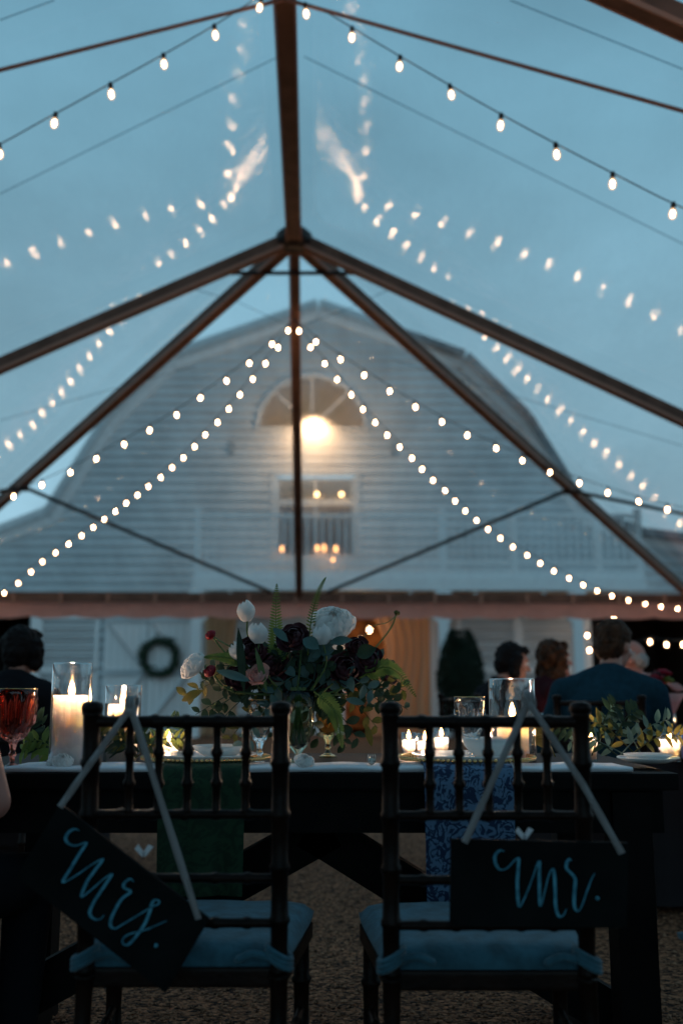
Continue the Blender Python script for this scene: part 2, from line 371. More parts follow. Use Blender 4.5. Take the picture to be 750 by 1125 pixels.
# legs
for v in (V0, -.1, 4.52, VC, VE):
    for s in (-1, 1):
        m = MB(); m.beam(TP(s * HW, v, .02), TP(s * HW, v, EZ - .06), .08, .08, (0, 1, 0)); m.box(TP(s * HW, v, .01), (.26, .26, .02)); m.build('leg', 'beam', tent)
# vinyl skin
ez, rz = EZ + .13, RZ + .12
def grid(A, B, C, D, nu, nv, sag):
    vs, fs = [], []
    for i in range(nu + 1):
        for j in range(nv + 1):
            u, v = i / nu, j / nv
            p = (A * (1 - u) + B * u) * (1 - v) + (D * (1 - u) + C * u) * v
            vs.append(p - Vector((0, 0, sag * 16 * u * (1 - u) * v * (1 - v))))
    for i in range(nu):
        for j in range(nv):
            a = i * (nv + 1) + j; fs.append((a, a + 1, a + nv + 2, a + nv + 1))
    return vs, fs
bays = [V0, -.1, 4.52, VC]
for s in (-1, 1):
    m = MB()
    so_ = MB()
    for a, b in zip(bays[:1], bays[1:2]): so_.add(*grid(TP(0, a, rz), TP(s * (HW + .05), a, ez), TP(s * (HW + .05), b, ez), TP(0, b, rz), 10, 10, .05), sm=True)
    so_.build('added_shade_roof', 'shadeblock', tent)  # opaque rear bay added out of view to darken the foreground
    so_ = MB(); so_.add([TP(s * (HW + .06), V0, 0), TP(s * (HW + .06), -.1, 0), TP(s * (HW + .06), -.1, ez), TP(s * (HW + .06), V0, ez)], [(0, 1, 2, 3)]); so_.build('added_shade_curtain', 'shadeblock', tent)  # unseen curtain added to keep side light off the foreground
    for a, b in zip(bays[1:-1], bays[2:]): m.add(*grid(TP(0, a, rz), TP(s * (HW + .05), a, ez), TP(s * (HW + .05), b, ez), TP(0, b, rz), 10, 10, .05), sm=True)
    m.add([TP(0, VC, rz), TP(s * (HW + .05), VC, ez), TP(s * (HW + .05), VE + .05, ez)], [(0, 1, 2)])
    m.build('roof_panel', 'vinyl', tent)
m = MB(); m.add([TP(0, VC, rz), TP(-HW - .05, VE + .05, ez), TP(HW + .05, VE + .05, ez)], [(0, 1, 2)]); m.build('roof_panel', 'dampvinyl', tent, label='sloping clear end panel in front of the barn')
# webbing straps and seams that lie in the roof slopes
def on_roof(px, py, dz=-.06):
    o = Vector((0, 0, CZ)); d = U(px, py, 1) - o
    best = None
    for t in [i * .02 for i in range(60, 1500)]:
        p = o + d * t; u = p.x + .19 + .03 * p.y; v = p.y - .03 * u
        z = min(RZ - SL * abs(u), RZ - SL * max(0, v - VC)) + .12 + dz
        if p.z >= z: return p
    return o + d * 20
for s, q in ((-1, (0, 77)), (1, (750, 122))):
    p = on_roof(*q, dz=-.1); r0 = TP(0, 5.6, RZ - .08); e1 = TP(s * (HW - .1), 4.6, EZ + .1)
    m = MB(); m.tube([r0, p, e1], .013, 6); m.build('webbing_strap', 'webbing', tent)
for pts in ([(0, 213), (306, 62)], [(334, 62), (750, 268)], [(0, 462), (215, 402)], [(430, 395), (750, 490)], [(215, 318), (262, 332), (318, 358)], [(440, 312), (385, 338), (330, 358)], [(560, 0), (750, 76)], [(0, 22), (60, 0)]):
    m = MB(); m.tube([on_roof(x, y, -.03) for x, y in pts], .0045, 6); m.build('seam', 'seam', tent)
# scalloped valance
def valance(p, q, n):
    m = MB(); vs = []; fs = []; per = n / max(1, round((q - p).length / .70)); t = (q - p).normalized(); nn = t.cross(Vector((0, 0, 1)))
    for i in range(n + 1):
        u = i / n; b = p.lerp(q, u); ph = (i / per) % 1
        drop = .29 + .045 * abs(math.sin(PI * ph)) ** .6
        for j in range(4):
            f = j / 3; vs.append(b + nn * (.02 * math.sin(i * .6) * f + .012 * math.sin(i * 1.7) * f) + Vector((0, 0, -drop * f)))
    for i in range(n):
        for j in range(3): a = i * 4 + j; fs.append((a, a + 4, a + 5, a + 1))
    m.add(vs, fs, True); return m
valance(TP(-HW - .1, VE + .1, EZ + .02), TP(HW + .1, VE + .1, EZ + .02), 220).build('valance', 'valance', tent)
for s in (-1, 1): valance(TP(s * (HW + .1), V0, EZ + .02), TP(s * (HW + .1), VE, EZ + .02), 300).build('valance', 'valance', tent)
for i in range(17):
    u = -HW + .35 + i * .712; m = MB(); m.box(TP(u, VE - .065, EZ - .01), (.045, .02, .17)); m.build('lacing_strap', 'beamedge', tent)
# ------------------------------------------------------------------ festoon lights
def catenary(p, q, sag, n=40):
    return [p.lerp(q, i / n) - Vector((0, 0, sag * 4 * (i / n) * (1 - i / n))) for i in range(n + 1)]
bulb_proto = {}
def festoon(label, pts, spacing, start=.1, big=1., n_max=90, wire=True):
    root = thing('string_light', label, 'string lights', pts[0], group='festoon strings under the tent')
    m = MB(); m.tube(pts, .004 * (1.6 if big > 1.05 else 1), 5); m.build('wire', 'cable', root)
    d = start; acc = 0; k = 0
    for a, b in zip(pts[:-1], pts[1:]):
        L_ = (b - a).length
        while d <= acc + L_ and k < n_max:
            p = a.lerp(b, (d - acc) / L_); k += 1
            ax = Vector((random.uniform(-.18, .18), random.uniform(-.18, .18), -1)).normalized()
            key = round(big, 2)
            if key not in bulb_proto:
                me = []
                for nm, pr, mt, n_ in (('bulb', [(.008, .03), (.013, .036), (.0195, .052), (.022, .068), (.019, .084), (.010, .096), (0, .1)], 'bulbglass', 14), ('filament', [(0, .04), (.009, .05), (.012, .068), (.008, .084), (0, .09)], 'bulbcore2' if key == .98 else 'bulbcore', 8), ('socket', [(0, -.006), (.012, -.006), (.014, .0), (.0135, .034), (0, .034)], 'socket', 10)):
                    q = MB(); q.lathe([(r * big, z * big) for r, z in pr], n=n_)
                    ms = bpy.data.meshes.new(nm); ms.from_pydata([tuple(v) for v in q.v], [], q.f); ms.polygons.foreach_set('use_smooth', [True] * len(q.f)); ms.materials.append(M[mt]); me.append((nm, ms))
                bulb_proto[key] = me
            par = None
            rot = Vector((0, 0, 1)).rotation_difference(ax)
            for nm, ms in bulb_proto[key]:
                o = bpy.data.objects.new(nm, ms); COL.objects.link(o)
                if par is None:
                    o.parent = root; o.location = p - root.location; o.rotation_mode = 'QUATERNION'; o.rotation_quaternion = rot; par = o
                else: o.parent = par
            d += spacing
        acc += L_
    return root
apex = U(322, 350, 9.6)
def through(*q): return smooth_pts([U(x, y, Y) if not isinstance(x, Vector) else x for x, y, Y in q], 10)
FB = .86
festoon('right string running from the far rafter down to the eave behind the suited guest', [apex] + through((345, 380, 10.0), (402, 448, 10.9), (460, 507, 11.9), (538, 579, 13.3), (630, 634, 14.3), (700, 658, 14.8), (775, 668, 15.1)), .285, .12, FB)
festoon('left string running from the far rafter down to the eave above the wreath', [apex] + through((303, 380, 10.0), (246, 450, 10.9), (189, 509, 11.9), (106, 573, 13.3), (46, 614, 14.0), (0, 650, 14.4), (-70, 668, 14.9)), .285, .12, FB)
festoon('right string swagged nearly straight from the far rafter across the hip rafter', [apex] + through((361, 381, 9.62), (449, 437, 9.64), (513, 472, 9.66), (612, 516, 9.68), (717, 550, 9.7), (800, 566, 9.7)), .30, .30, FB)
festoon('left string swagged nearly straight from the far rafter across the hip rafter', [apex] + through((285, 386, 9.62), (197, 448, 9.64), (133, 484, 9.66), (67, 518, 9.68), (0, 545, 9.7), (-80, 570, 9.7)), .30, .30, FB)
nr = TP(0, 5.55, RZ - .11)
festoon('big clear bulbs on the string overhead at upper right', [nr] + through((350, 8, 5.45), (443, 64, 5.35), (562, 132, 5.2), (688, 198, 5.05), (760, 233, 5.0), (960, 320, 4.8)), .372, .17, .98)
festoon('big clear bulbs on the string overhead at upper left', [nr] + through((280, -1, 5.45), (238, 26, 5.4), (179, 60, 5.35), (55, 128, 5.25), (-20, 168, 5.2), (-200, 250, 5.0)), .372, .17, .98)
# strings in the nearer bays, over and behind the camera
for s, nm in ((-1, 'left'), (1, 'right')):
    festoon('%s string in the nearest bay, only its end seen at the top' % nm, catenary(TP(0, 3.5, RZ - .1), TP(s * 5.6, 4.3, EZ + .25), .35), .372, .3, 1.12)
# bulbs in the right hand shed and in the barn doorway
festoon('short string of bulbs hanging in the dark shed at right', through((676, 670, 20.6), (671, 678, 20.6), (645, 693, 20.6), (649, 711, 20.6), (690, 708, 20.6), (714, 700, 20.6), (727, 703, 20.6), (750, 703, 20.6)), .33, .1, 1.5)
festoon('short string of warm bulbs in the barn doorway behind the flowers', through((408, 684, 21.4), (400, 690, 21.4), (392, 704, 21.4), (386, 719, 21.4), (360, 726, 21.4)), .30, .05, 2.0)
# ------------------------------------------------------------------ barn
BY = 22.0
def bx(px): return U(px, 562, BY).x
def bz(py): return U(350, py, BY).z
cxp = 349
barn = thing('barn', 'white gambrel roofed barn with arched window and balcony behind the tent', 'barn', (bx(cxp), BY, 0))
cX = bx(cxp)
def hwid(px, py): return abs(U(cxp + px, py, BY).x - U(cxp, py, BY).x)
prof = [(0, bz(341)), (hwid(158, 397), bz(397)), (hwid(225, 462), bz(462)), (hwid(290, 566), bz(566)), (hwid(352, 590), bz(590)), (hwid(432, 602), bz(602))]
def halfw(z):
    if z >= prof[0][1]: return 0
    for (a, za), (b, zb) in zip(prof[:-1], prof[1:]):
        if z >= zb: return a + (b - a) * (za - z) / (za - zb)
    return prof[-1][0]
zt = prof[0][1]
AR = hwid(57, 470); AZ = bz(470); axc = bx(342)
DX0, DX1, DZ0, DZ1 = bx(303), bx(390), bz(612), bz(524)
ZOP = 2.62
holes = [(DX0, DX1, DZ0, DZ1), (bx(374), bx(473), 0, ZOP), (bx(638), bx(770), 0, ZOP), (bx(-70), bx(46), 0, ZOP)]
rows = MB(); z = 0; dz = .205
while z < zt - .03:
    z1 = min(z + dz, zt - .01); zm = (z + z1) / 2
    segs = [(cX - halfw(zm) - .0, cX + halfw(zm))]
    cuts = [(h[0], h[1]) for h in holes if h[2] < zm < h[3]]
    if AZ < zm < AZ + AR:
        c = math.sqrt(max(0, AR ** 2 - (zm - AZ) ** 2)); cuts.append((axc - c, axc + c))
    for c0, c1 in cuts:
        ns = []
        for a, b in segs:
            if c1 <= a or c0 >= b: ns.append((a, b)); continue
            if a < c0: ns.append((a, c0))
            if c1 < b: ns.append((c1, b))
        segs = ns
    for a, b in segs:
        a0, b0 = a, b
        def cl(x, zz): hw = halfw(zz); return max(cX - hw, min(cX + hw, x))
        tl, tr = (cl(a, z1) if a == cX - halfw(zm) else a), (cl(b, z1) if b == cX + halfw(zm) else b)
        bl = cX - halfw(z) if a == cX - halfw(zm) else a; br = cX + halfw(z) if b == cX + halfw(zm) else b
        if a == cX - halfw(zm): tl = cX - halfw(z1)
        if b == cX + halfw(zm): tr = cX + halfw(z1)
        y0, y1 = BY - .068, BY - .004
        rows.add([(bl, y0, z), (br, y0, z), (tr, y1, z1), (tl, y1, z1), (bl, BY, z), (br, BY, z)], [(0, 1, 2, 3), (4, 5, 1, 0)])
    z = z1
rows.build('siding', 'siding', barn)
BD = 12
m = MB()
for s in (-1, 1):
    x = cX + s * (prof[-1][0]); m.box((x, BY + BD / 2, prof[-1][1] / 2), (.12, BD, prof[-1][1]))
m.box((cX, BY + BD, 2.0), (2 * prof[-1][0], .12, 4)); m.build('side_wall', 'siding', barn)
r = MB()
for s in (-1, 1):
    pp = [Vector((cX + s * a, 0, zz)) for a, zz in prof]; pp[-1].x += s * .3
    for a, b in zip(pp[:-1], pp[1:]):
        t = (b - a).normalized(); n_ = Vector((-t.z, 0, t.x)); n_ = n_ if n_.z > 0 else -n_
        q = [a + n_ * .03, b + n_ * .03, b + n_ * .17, a + n_ * .17]
        vs = [Vector((p.x, yy, p.z)) for yy in (BY - .32, BY + BD + .3) for p in q]
        r.add(vs, [(0, 1, 2, 3), (7, 6, 5, 4), (0, 4, 5, 1), (1, 5, 6, 2), (2, 6, 7, 3), (3, 7, 4, 0)])
r.build('roof', 'roofing', barn)
t_ = MB()
for s in (-1, 1):
    pp = [Vector((cX + s * a, BY - .06, zz)) for a, zz in prof]
    for a, b in zip(pp[:-1], pp[1:]): t_.beam(a - Vector((0, 0, .1)), b - Vector((0, 0, .1)), .06, .2, (0, 0, 1) if abs((b - a).normalized().z) < .95 else (1, 0, 0))
t_.build('rake_board', 'trim', barn)
for x in (-8.2, 8.2):
    m = MB(); m.box((cX + x * 1.02, BY - .05, 1.7), (.2, .06, 3.4)); m.build('corner_board', 'trim', barn)
# arched window
aw = MB(); n = 20
for i in range(n):
    a0, a1 = PI * i / n, PI * (i + 1) / n
    q = [(axc + rr * math.cos(a), AZ + rr * math.sin(a)) for rr, a in ((AR, a0), (AR + .09, a0), (AR + .09, a1), (AR, a1))]
    aw.add([(x, BY - .10, zz) for x, zz in q] + [(x, BY + .06, zz) for x, zz in q], [(0, 1, 2, 3), (0, 3, 7, 4), (1, 5, 6, 2)])
aw.box((axc, BY - .03, AZ - .04), (2 * AR + .2, .12, .08))
fr = aw.build('arched_window', 'siding', barn)
mu = MB()
for a in (45, 90, 135): mu.beam((axc, BY - .01, AZ), (axc + AR * math.cos(math.radians(a)), BY - .01, AZ + AR * math.sin(math.radians(a))), .035, .05, (0, 1, 0))
mu.build('glazing_bar', 'trim', fr)
gl = MB(); gl.add([(axc, BY + .03, AZ)] + [(axc + AR * math.cos(PI * i / n), BY + .03, AZ + AR * math.sin(PI * i / n)) for i in range(n + 1)], [(0, i + 1, i + 2) for i in range(n)]); gl.build('pane', 'window', fr)
gl = MB(); gl.box((axc, BY + .35, AZ + AR / 2), (2 * AR, .02, AR + .1)); gl.build('blind', 'glowblind', fr)
# balcony doors
dr = MB(); W = DX1 - DX0; H = DZ1 - DZ0
for x in (DX0 - .07, DX1 + .07): dr.box((x, BY - .045, (DZ0 + DZ1) / 2), (.09, .1, H + .1))
dr.box(((DX0 + DX1) / 2, BY - .05, DZ1 + .09), (W + .2, .12, .10))
zt2 = DZ1 - H * .32
for x in (DX0 + W * .03, DX0 + W * .5, DX1 - W * .03): dr.box((x, BY + .01, (DZ0 + DZ1) / 2), (.05, .05, H))
dr.box(((DX0 + DX1) / 2, BY + .02, zt2), (W - .02, .06, .14))
fr = dr.build('balcony_door', 'siding', barn)
gl = MB(); gl.box(((DX0 + DX1) / 2, BY + .045, (DZ0 + DZ1) / 2), (W, .008, H)); gl.build('pane', 'window', fr)
gl = MB(); gl.box(((DX0 + DX1) / 2, BY + .3, (zt2 + DZ1) / 2), (W, .02, DZ1 - zt2)); gl.build('blind', 'glowblind', fr)
gl = MB(); vs = []; fs = []
for i in range(97):
    x = DX0 + W * i / 96; y = BY + .26 + .035 * math.sin(i * 1.55)
    vs += [(x, y, DZ0), (x, y, zt2)]
for i in range(96): fs.append((2 * i, 2 * i + 2, 2 * i + 3, 2 * i + 1))
gl.add(vs, fs, True); gl.build('curtain', 'stripe', fr)
for i, (px, py) in enumerate([(348, 543), (375, 543)]):
    p = U(px, py, BY - .12); m = MB(); m.ell(p, .045, 8); o = m.build('globe_lamp', emit_mat('lamp globe', (1, .55, .22), 14), barn)
# balcony
balc = []
BF = 20.4; zf = U(350, 626, BF).z; zr = U(350, 566, BF).z; x0, x1 = U(214, 600, BF).x, U(705, 600, BF).x
m = MB(); m.box(((x0 + x1) / 2, (BF + BY) / 2 - .03, zf - .09), (x1 - x0, BY - BF - .02, .16)); bd = m.build('balcony', 'trim', barn)
m = MB(); m.box(((x0 + x1) / 2, BF - .03, zf - .30), (x1 - x0 + .05, .12, .26)); m.build('fascia', 'trim', bd)
for px in (217, 486, 565, 657, 702):
    x = U(px, 600, BF).x; m = MB(); m.box((x, BF + .06, (zf + zr) / 2 + .06), (.13, .13, zr - zf + .16)); m.build('rail_post', 'trim', bd)
m = MB()
for zz in (zr, zf + .14): m.box(((x0 + x1) / 2, BF + .06, zz), (x1 - x0, .08, .07))
nb = int((x1 - x0) / .16)
for i in range(nb): m.box((x0 + (i + .5) * .16, BF + .06, (zf + .14 + zr) / 2), (.035, .035, zr - zf - .14))
m.build('railing', 'trim', bd)
for px in (217, 486, 632, 790):
    x = U(px, 640, BF).x; m = MB(); m.box((x, BF + .02, (zf - .44) / 2), (.2, .2, zf - .44)); m.box((x, BF + .02, zf - .5), (.34, .3, .1)); m.build('porch_column', 'trim', barn)
for px, sgn in ((217, 1), (486, -1), (486, 1), (632, -1)):
    x = U(px, 640, BF).x; m = MB(); m.beam((x + sgn * .05, BF + .02, zf - 1.1), (x + sgn * .7, BF + .02, zf - .45), .07, .1, (0, 1, 0)); m.build('bracket', 'trim', barn)
# candles and lanterns on the balcony floor
for i, (px, py, rr) in enumerate([(310, 603, .05), (310, 615, .035), (348, 602, .05), (355, 602, .07), (369, 603, .055), (348, 616, .045), (366, 616, .05)]):
    p = U(px, py, BF + .5)
    t = thing('lantern', ['candle lantern left of the tent post on the balcony', 'low small candle left of the tent post on the balcony', 'candle lantern just right of the tent post on the balcony', 'brightest candle lantern in the middle of the balcony cluster', 'candle lantern furthest right in the balcony upper row', 'low candle just right of the tent post on the balcony', 'low candle furthest right on the balcony'][i], 'lantern', (p.x, p.y, zf))
    m = MB(); m.lathe([(0, .0), (rr * .9, .0), (rr, p.z - zf - rr * 1.5), (0, p.z - zf - rr * 1.5)], (p.x, p.y, zf), 12); m.build('holder', 'china', t)
    m = MB(); m.ell(p, (rr * .75, rr * .75, rr * 1.25), 7); m.build('flame', emit_mat('lantern flame', (1, .42, .14), 7), t)
# flood lamp on the gable
p = U(345, 471, BY - .45)
m = MB(); m.box((p.x, BY - .06, p.z + .1), (.16, .08, .16)); m.tube([(p.x, BY - .1, p.z + .1), (p.x, BY - .8, p.z + .12)], .03); m.lathe([(0, .0), (.03, .0), (.06, .09), (.055, .09), (.02, .02)], (p.x, BY - .82, p.z + .08), 14, (0, -1, -.15)); fl = m.build('flood_lamp', 'fitting', barn)
m = MB(); m.ell((p.x, BY - .91, p.z), (.05, .045, .05), 8); m.build('lens', 'lampglow', fl)
point_light('flood_lamp_light', (p.x, BY - 1.1, p.z), 85, (1, .58, .30), .08, barn)
for px in (254, 432):
    q = U(px, 493, BY - .05); m = MB(); m.box((q.x, BY - .05, q.z), (.12, .07, .3)); m.build('vent_box', 'roofing', barn)
# rooms behind the lower openings
def room(x0, x1, mt, depth=4):
    m = MB(); y0, y1 = BY + .02, BY + depth
    m.add([(x0, y1, 0), (x1, y1, 0), (x1, y1, ZOP), (x0, y1, ZOP), (x0, y0, 0), (x1, y0, 0), (x1, y0, ZOP), (x0, y0, ZOP)], [(0, 1, 2, 3), (0, 3, 7, 4), (1, 5, 6, 2), (3, 2, 6, 7), (0, 4, 5, 1)])
    return m.build('interior', mt, barn)
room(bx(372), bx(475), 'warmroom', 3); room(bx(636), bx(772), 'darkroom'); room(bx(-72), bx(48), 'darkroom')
point_light('interior_light', ((bx(385) + bx(400)) / 2, BY + .9, 2.1), 26, (1, .55, .22), .1, barn)
for px in (374, 473, 638, 46):
    m = MB(); m.box((bx(px), BY - .05, ZOP / 2 + .06), (.16, .1, ZOP + .1)); m.build('door_casing', 'trim', barn)
# sliding double doors
bdx0, bdx1 = bx(122), bx(214); dm = (bdx0 + bdx1) / 2
for a, b in ((bdx0, dm - .01), (dm + .01, bdx1)):
    m = MB(); n = 6; ww = (b - a) / n
    for i in range(n): m.box((a + ww * (i + .5), BY - .09, 1.3), (ww - .008, .04, 2.5))
    d_ = m.build('sliding_door', 'trim', barn)
    m = MB()
    for zz in (.14, 1.3, 2.46): m.box(((a + b) / 2, BY - .125, zz), (b - a, .03, .14))
    m.beam((a + .05, BY - .124, .2), (b - .05, BY - .124, 1.24), .03, .12, (0, 1, 0)); m.beam((a + .05, BY - .124, 2.4), (b - .05, BY - .124, 1.36), .03, .12, (0, 1, 0)); m.build('ledge_brace', 'siding', d_)
m = MB(); m.box(((bx(106) + bx(230)) / 2, BY - .09, 2.63), (bx(230) - bx(106), .08, .08)); m.build('door_rail', 'fitting', barn)
for pxa, pxb, n_ in ((50, 116, 1), (498, 630, 2)):
    a, b = bx(pxa), bx(pxb)
    for i in range(n_):
        xa, xb = a + (b - a) * i / n_ + .05, a + (b - a) * (i + 1) / n_ - .05
        m = MB()
        for x in (xa, xb): m.box((x, BY - .07, 1.35), (.1, .06, 2.3))
        for zz in (.2, 1.35, 2.5): m.box(((xa + xb) / 2, BY - .07, zz), (xb - xa, .06, .1))
        zz = .3
        while zz < 2.42: m.beam((xa, BY - .06, zz), (xb, BY - .06, zz), .08, .012, (0, .7, 1)); zz += .085
        m.build('shutter', 'trim', barn)
# wreath on the doors
c = U(175, 722, BY - .2); t = MB()
for i in range(620):
    a = random.random() * 2 * PI; R = .36 + random.gauss(0, .045); q = c + Vector((R * math.cos(a), random.uniform(-.06, .05), R * math.sin(a)))
    dd = Vector((-math.sin(a) + random.uniform(-.8, .8), random.uniform(-.6, .2), math.cos(a) + random.uniform(-.8, .8))).normalized(); sd = dd.cross(Vector((random.random(), 1, random.random()))).normalized() * .022; l_ = random.uniform(.07, .13)
    t.add([q, q + dd * l_ * .5 + sd, q + dd * l_, q + dd * l_ * .5 - sd], [(0, 1, 2, 3)])
t.tube([c + Vector((.36 * math.cos(2 * PI * i / 32), .02, .36 * math.sin(2 * PI * i / 32))) for i in range(33)], .05, 8)
tag(t.build('wreath', 'wreath'), 'dark evergreen wreath hanging on the white barn doors', 'wreath')
# drapes at the barn opening
def drape(px0, px1, label, warm, squeeze=.35, Y=21.2):
    xa, xb = U(px0, 700, Y).x, U(px1, 700, Y).x; vs = []; fs = []; nx, nz_ = 60, 14; top = 2.75
    xe = warm
    for j in range(nz_ + 1):
        f = j / nz_; z = top * (1 - f); sq = 1 - squeeze * math.sin(PI * min(1, f * 1.35)) ** 1.3
        for i in range(nx + 1):
            u = i / nx; x = xa + (xb - xa) * u; x = xe + (x - xe) * sq
            vs.append((x, Y + .05 * math.sin(u * 34 + f) + .02 * math.sin(u * 61), z + .01))
    for j in range(nz_):
        for i in range(nx): a = j * (nx + 1) + i; fs.append((a, a + 1, a + nx + 2, a + nx + 1))
    m = MB(); m.add(vs, fs, True); return tag(m.build('drape', 'drape'), label, 'drape')
drape(404, 472, 'beige drape gathered against the white column in the barn doorway', U(472, 700, 21.2).x, .28)
drape(222, 262, 'pale drape hanging behind the left of the flowers', U(240, 700, 21.2).x, .2)
# topiary
def leafball(name, cx, cy, z0, z1, wd, n, label, cat):
    t = thing(name, label, cat, (cx, cy, 0)); m = MB()
    for i in range(n):
        f = random.random(); z = z0 + (z1 - z0) * f; R = wd / 2 * math.sin(PI * (.12 + .8 * f)) ** .6 * (1 - .25 * f) * (1 + .12 * noise.noise(Vector((f * 5, i % 7, 0))))
        a = random.random() * 2 * PI; rr = R * (1 - .35 * random.random() ** 2); q = Vector((cx + rr * math.cos(a), cy + rr * math.sin(a), z))
        dd = Vector((math.cos(a) + random.uniform(-.7, .7), math.sin(a) + random.uniform(-.7, .7), random.uniform(-.3, 1))).normalized(); sd = dd.orthogonal().normalized() * .02; l_ = random.uniform(.05, .09)
        m.add([q, q + dd * l_ * .5 + sd, q + dd * l_, q + dd * l_ * .5 - sd], [(0, 1, 2, 3)])
    m.ell((cx, cy, (z0 + z1) / 2 - .05), (wd * .36, wd * .36, (z1 - z0) * .46), 12)
    m.build('crown', 'topiary', t)
    m = MB(); m.tube([(cx, cy, .3), (cx, cy, z1 * .8)], .04); m.build('trunk', 'darkroom', t)
    m = MB(); m.lathe([(0, 0), (.17, 0), (.24, .38), (.21, .38), (.19, .33), (0, .33)], (cx, cy, .0), 20); m.build('pot', 'roofing', t)
q = U(505, 700, 19.6); leafball('topiary_shrub', q.x, 19.6, .35, U(505, 693, 19.6).z, .98, 5200, 'dark clipped shrub standing against the grey barn wall', 'shrub')
# ------------------------------------------------------------------ sweetheart table
TZ = .75; TY0, TY1 = 2.42, 3.18
def X(px, Y, z=TZ): return (px - 375) / F * (Y * cp + (z - CZ) * sp)
TX0, TX1 = -1.00, X(745, TY0)
tcx = (TX0 + TX1) / 2
table = thing('farm_table', 'long dark wood trestle table set for the couple', 'table', (tcx, (TY0 + TY1) / 2, 0))
m = MB(); m.box((tcx, (TY0 + TY1) / 2, TZ - .02), (TX1 - TX0, TY1 - TY0, .04)); m.build('tabletop', 'tablewood', table, bevel=.006)
m = MB()
m.box((tcx, TY0 + .05, TZ - .09), (TX1 - TX0 - .06, .03, .10)); m.box((tcx, TY1 - .05, TZ - .09), (TX1 - TX0 - .06, .03, .10)); m.build('apron', 'tablewood', table)
for s_ in (-1, 1):
    xe = tcx + s_ * (TX1 - TX0 - .22) / 2; m = MB()
    m.beam((xe, TY0 + .06, .06), (xe, TY0 + .06, TZ - .045), .09, .09, (0, 1, 0)); m.beam((xe, TY1 - .06, .06), (xe, TY1 - .06, TZ - .045), .09, .09, (0, 1, 0))
    m.box((xe, (TY0 + TY1) / 2, .04), (.1, TY1 - TY0 - .02, .08)); m.build('leg_frame', 'tablewood', table)
    m = MB(); m.beam((X(352, 2.66) - s_ * .03, 2.66, .60), (tcx + s_ * .86, 2.66, .10), .06, .105); m.build('diagonal_brace', 'tablewood', table)
m = MB(); m.box((X(352, 2.66), 2.66, .655), (.34, .07, .09)); m.build('centre_block', 'tablewood', table)
# runner
m = MB(); ra, rb = X(18, TY0 + .1), X(684, TY0 + .1); nx = 120; vs = []; fs = []
prof_r = [(TY0 + .012, TZ + .002), (TY0 + .006, TZ + .008), (TY0 + .012, TZ + .014), (TY0 + .10, TZ + .012), (TY0 + .20, TZ + .011), (TY0 + .208, TZ + .003)]
for i in range(nx + 1):
    x = ra + (rb - ra) * i / nx
    for y, z in prof_r: vs.append((x, y + .004 * math.sin(i * .23) + .002 * math.sin(i * .9), z + .0015 * math.sin(i * .41) * (z > TZ + .005)))
n_ = len(prof_r)
for i in range(nx):
    for j in range(n_ - 1): a = i * n_ + j; fs.append((a, a + n_, a + n_ + 1, a + 1))
m.add(vs, fs, True); tag(m.build('table_runner', 'linen'), 'white linen runner lying along the near edge of the dark table', 'table runner')
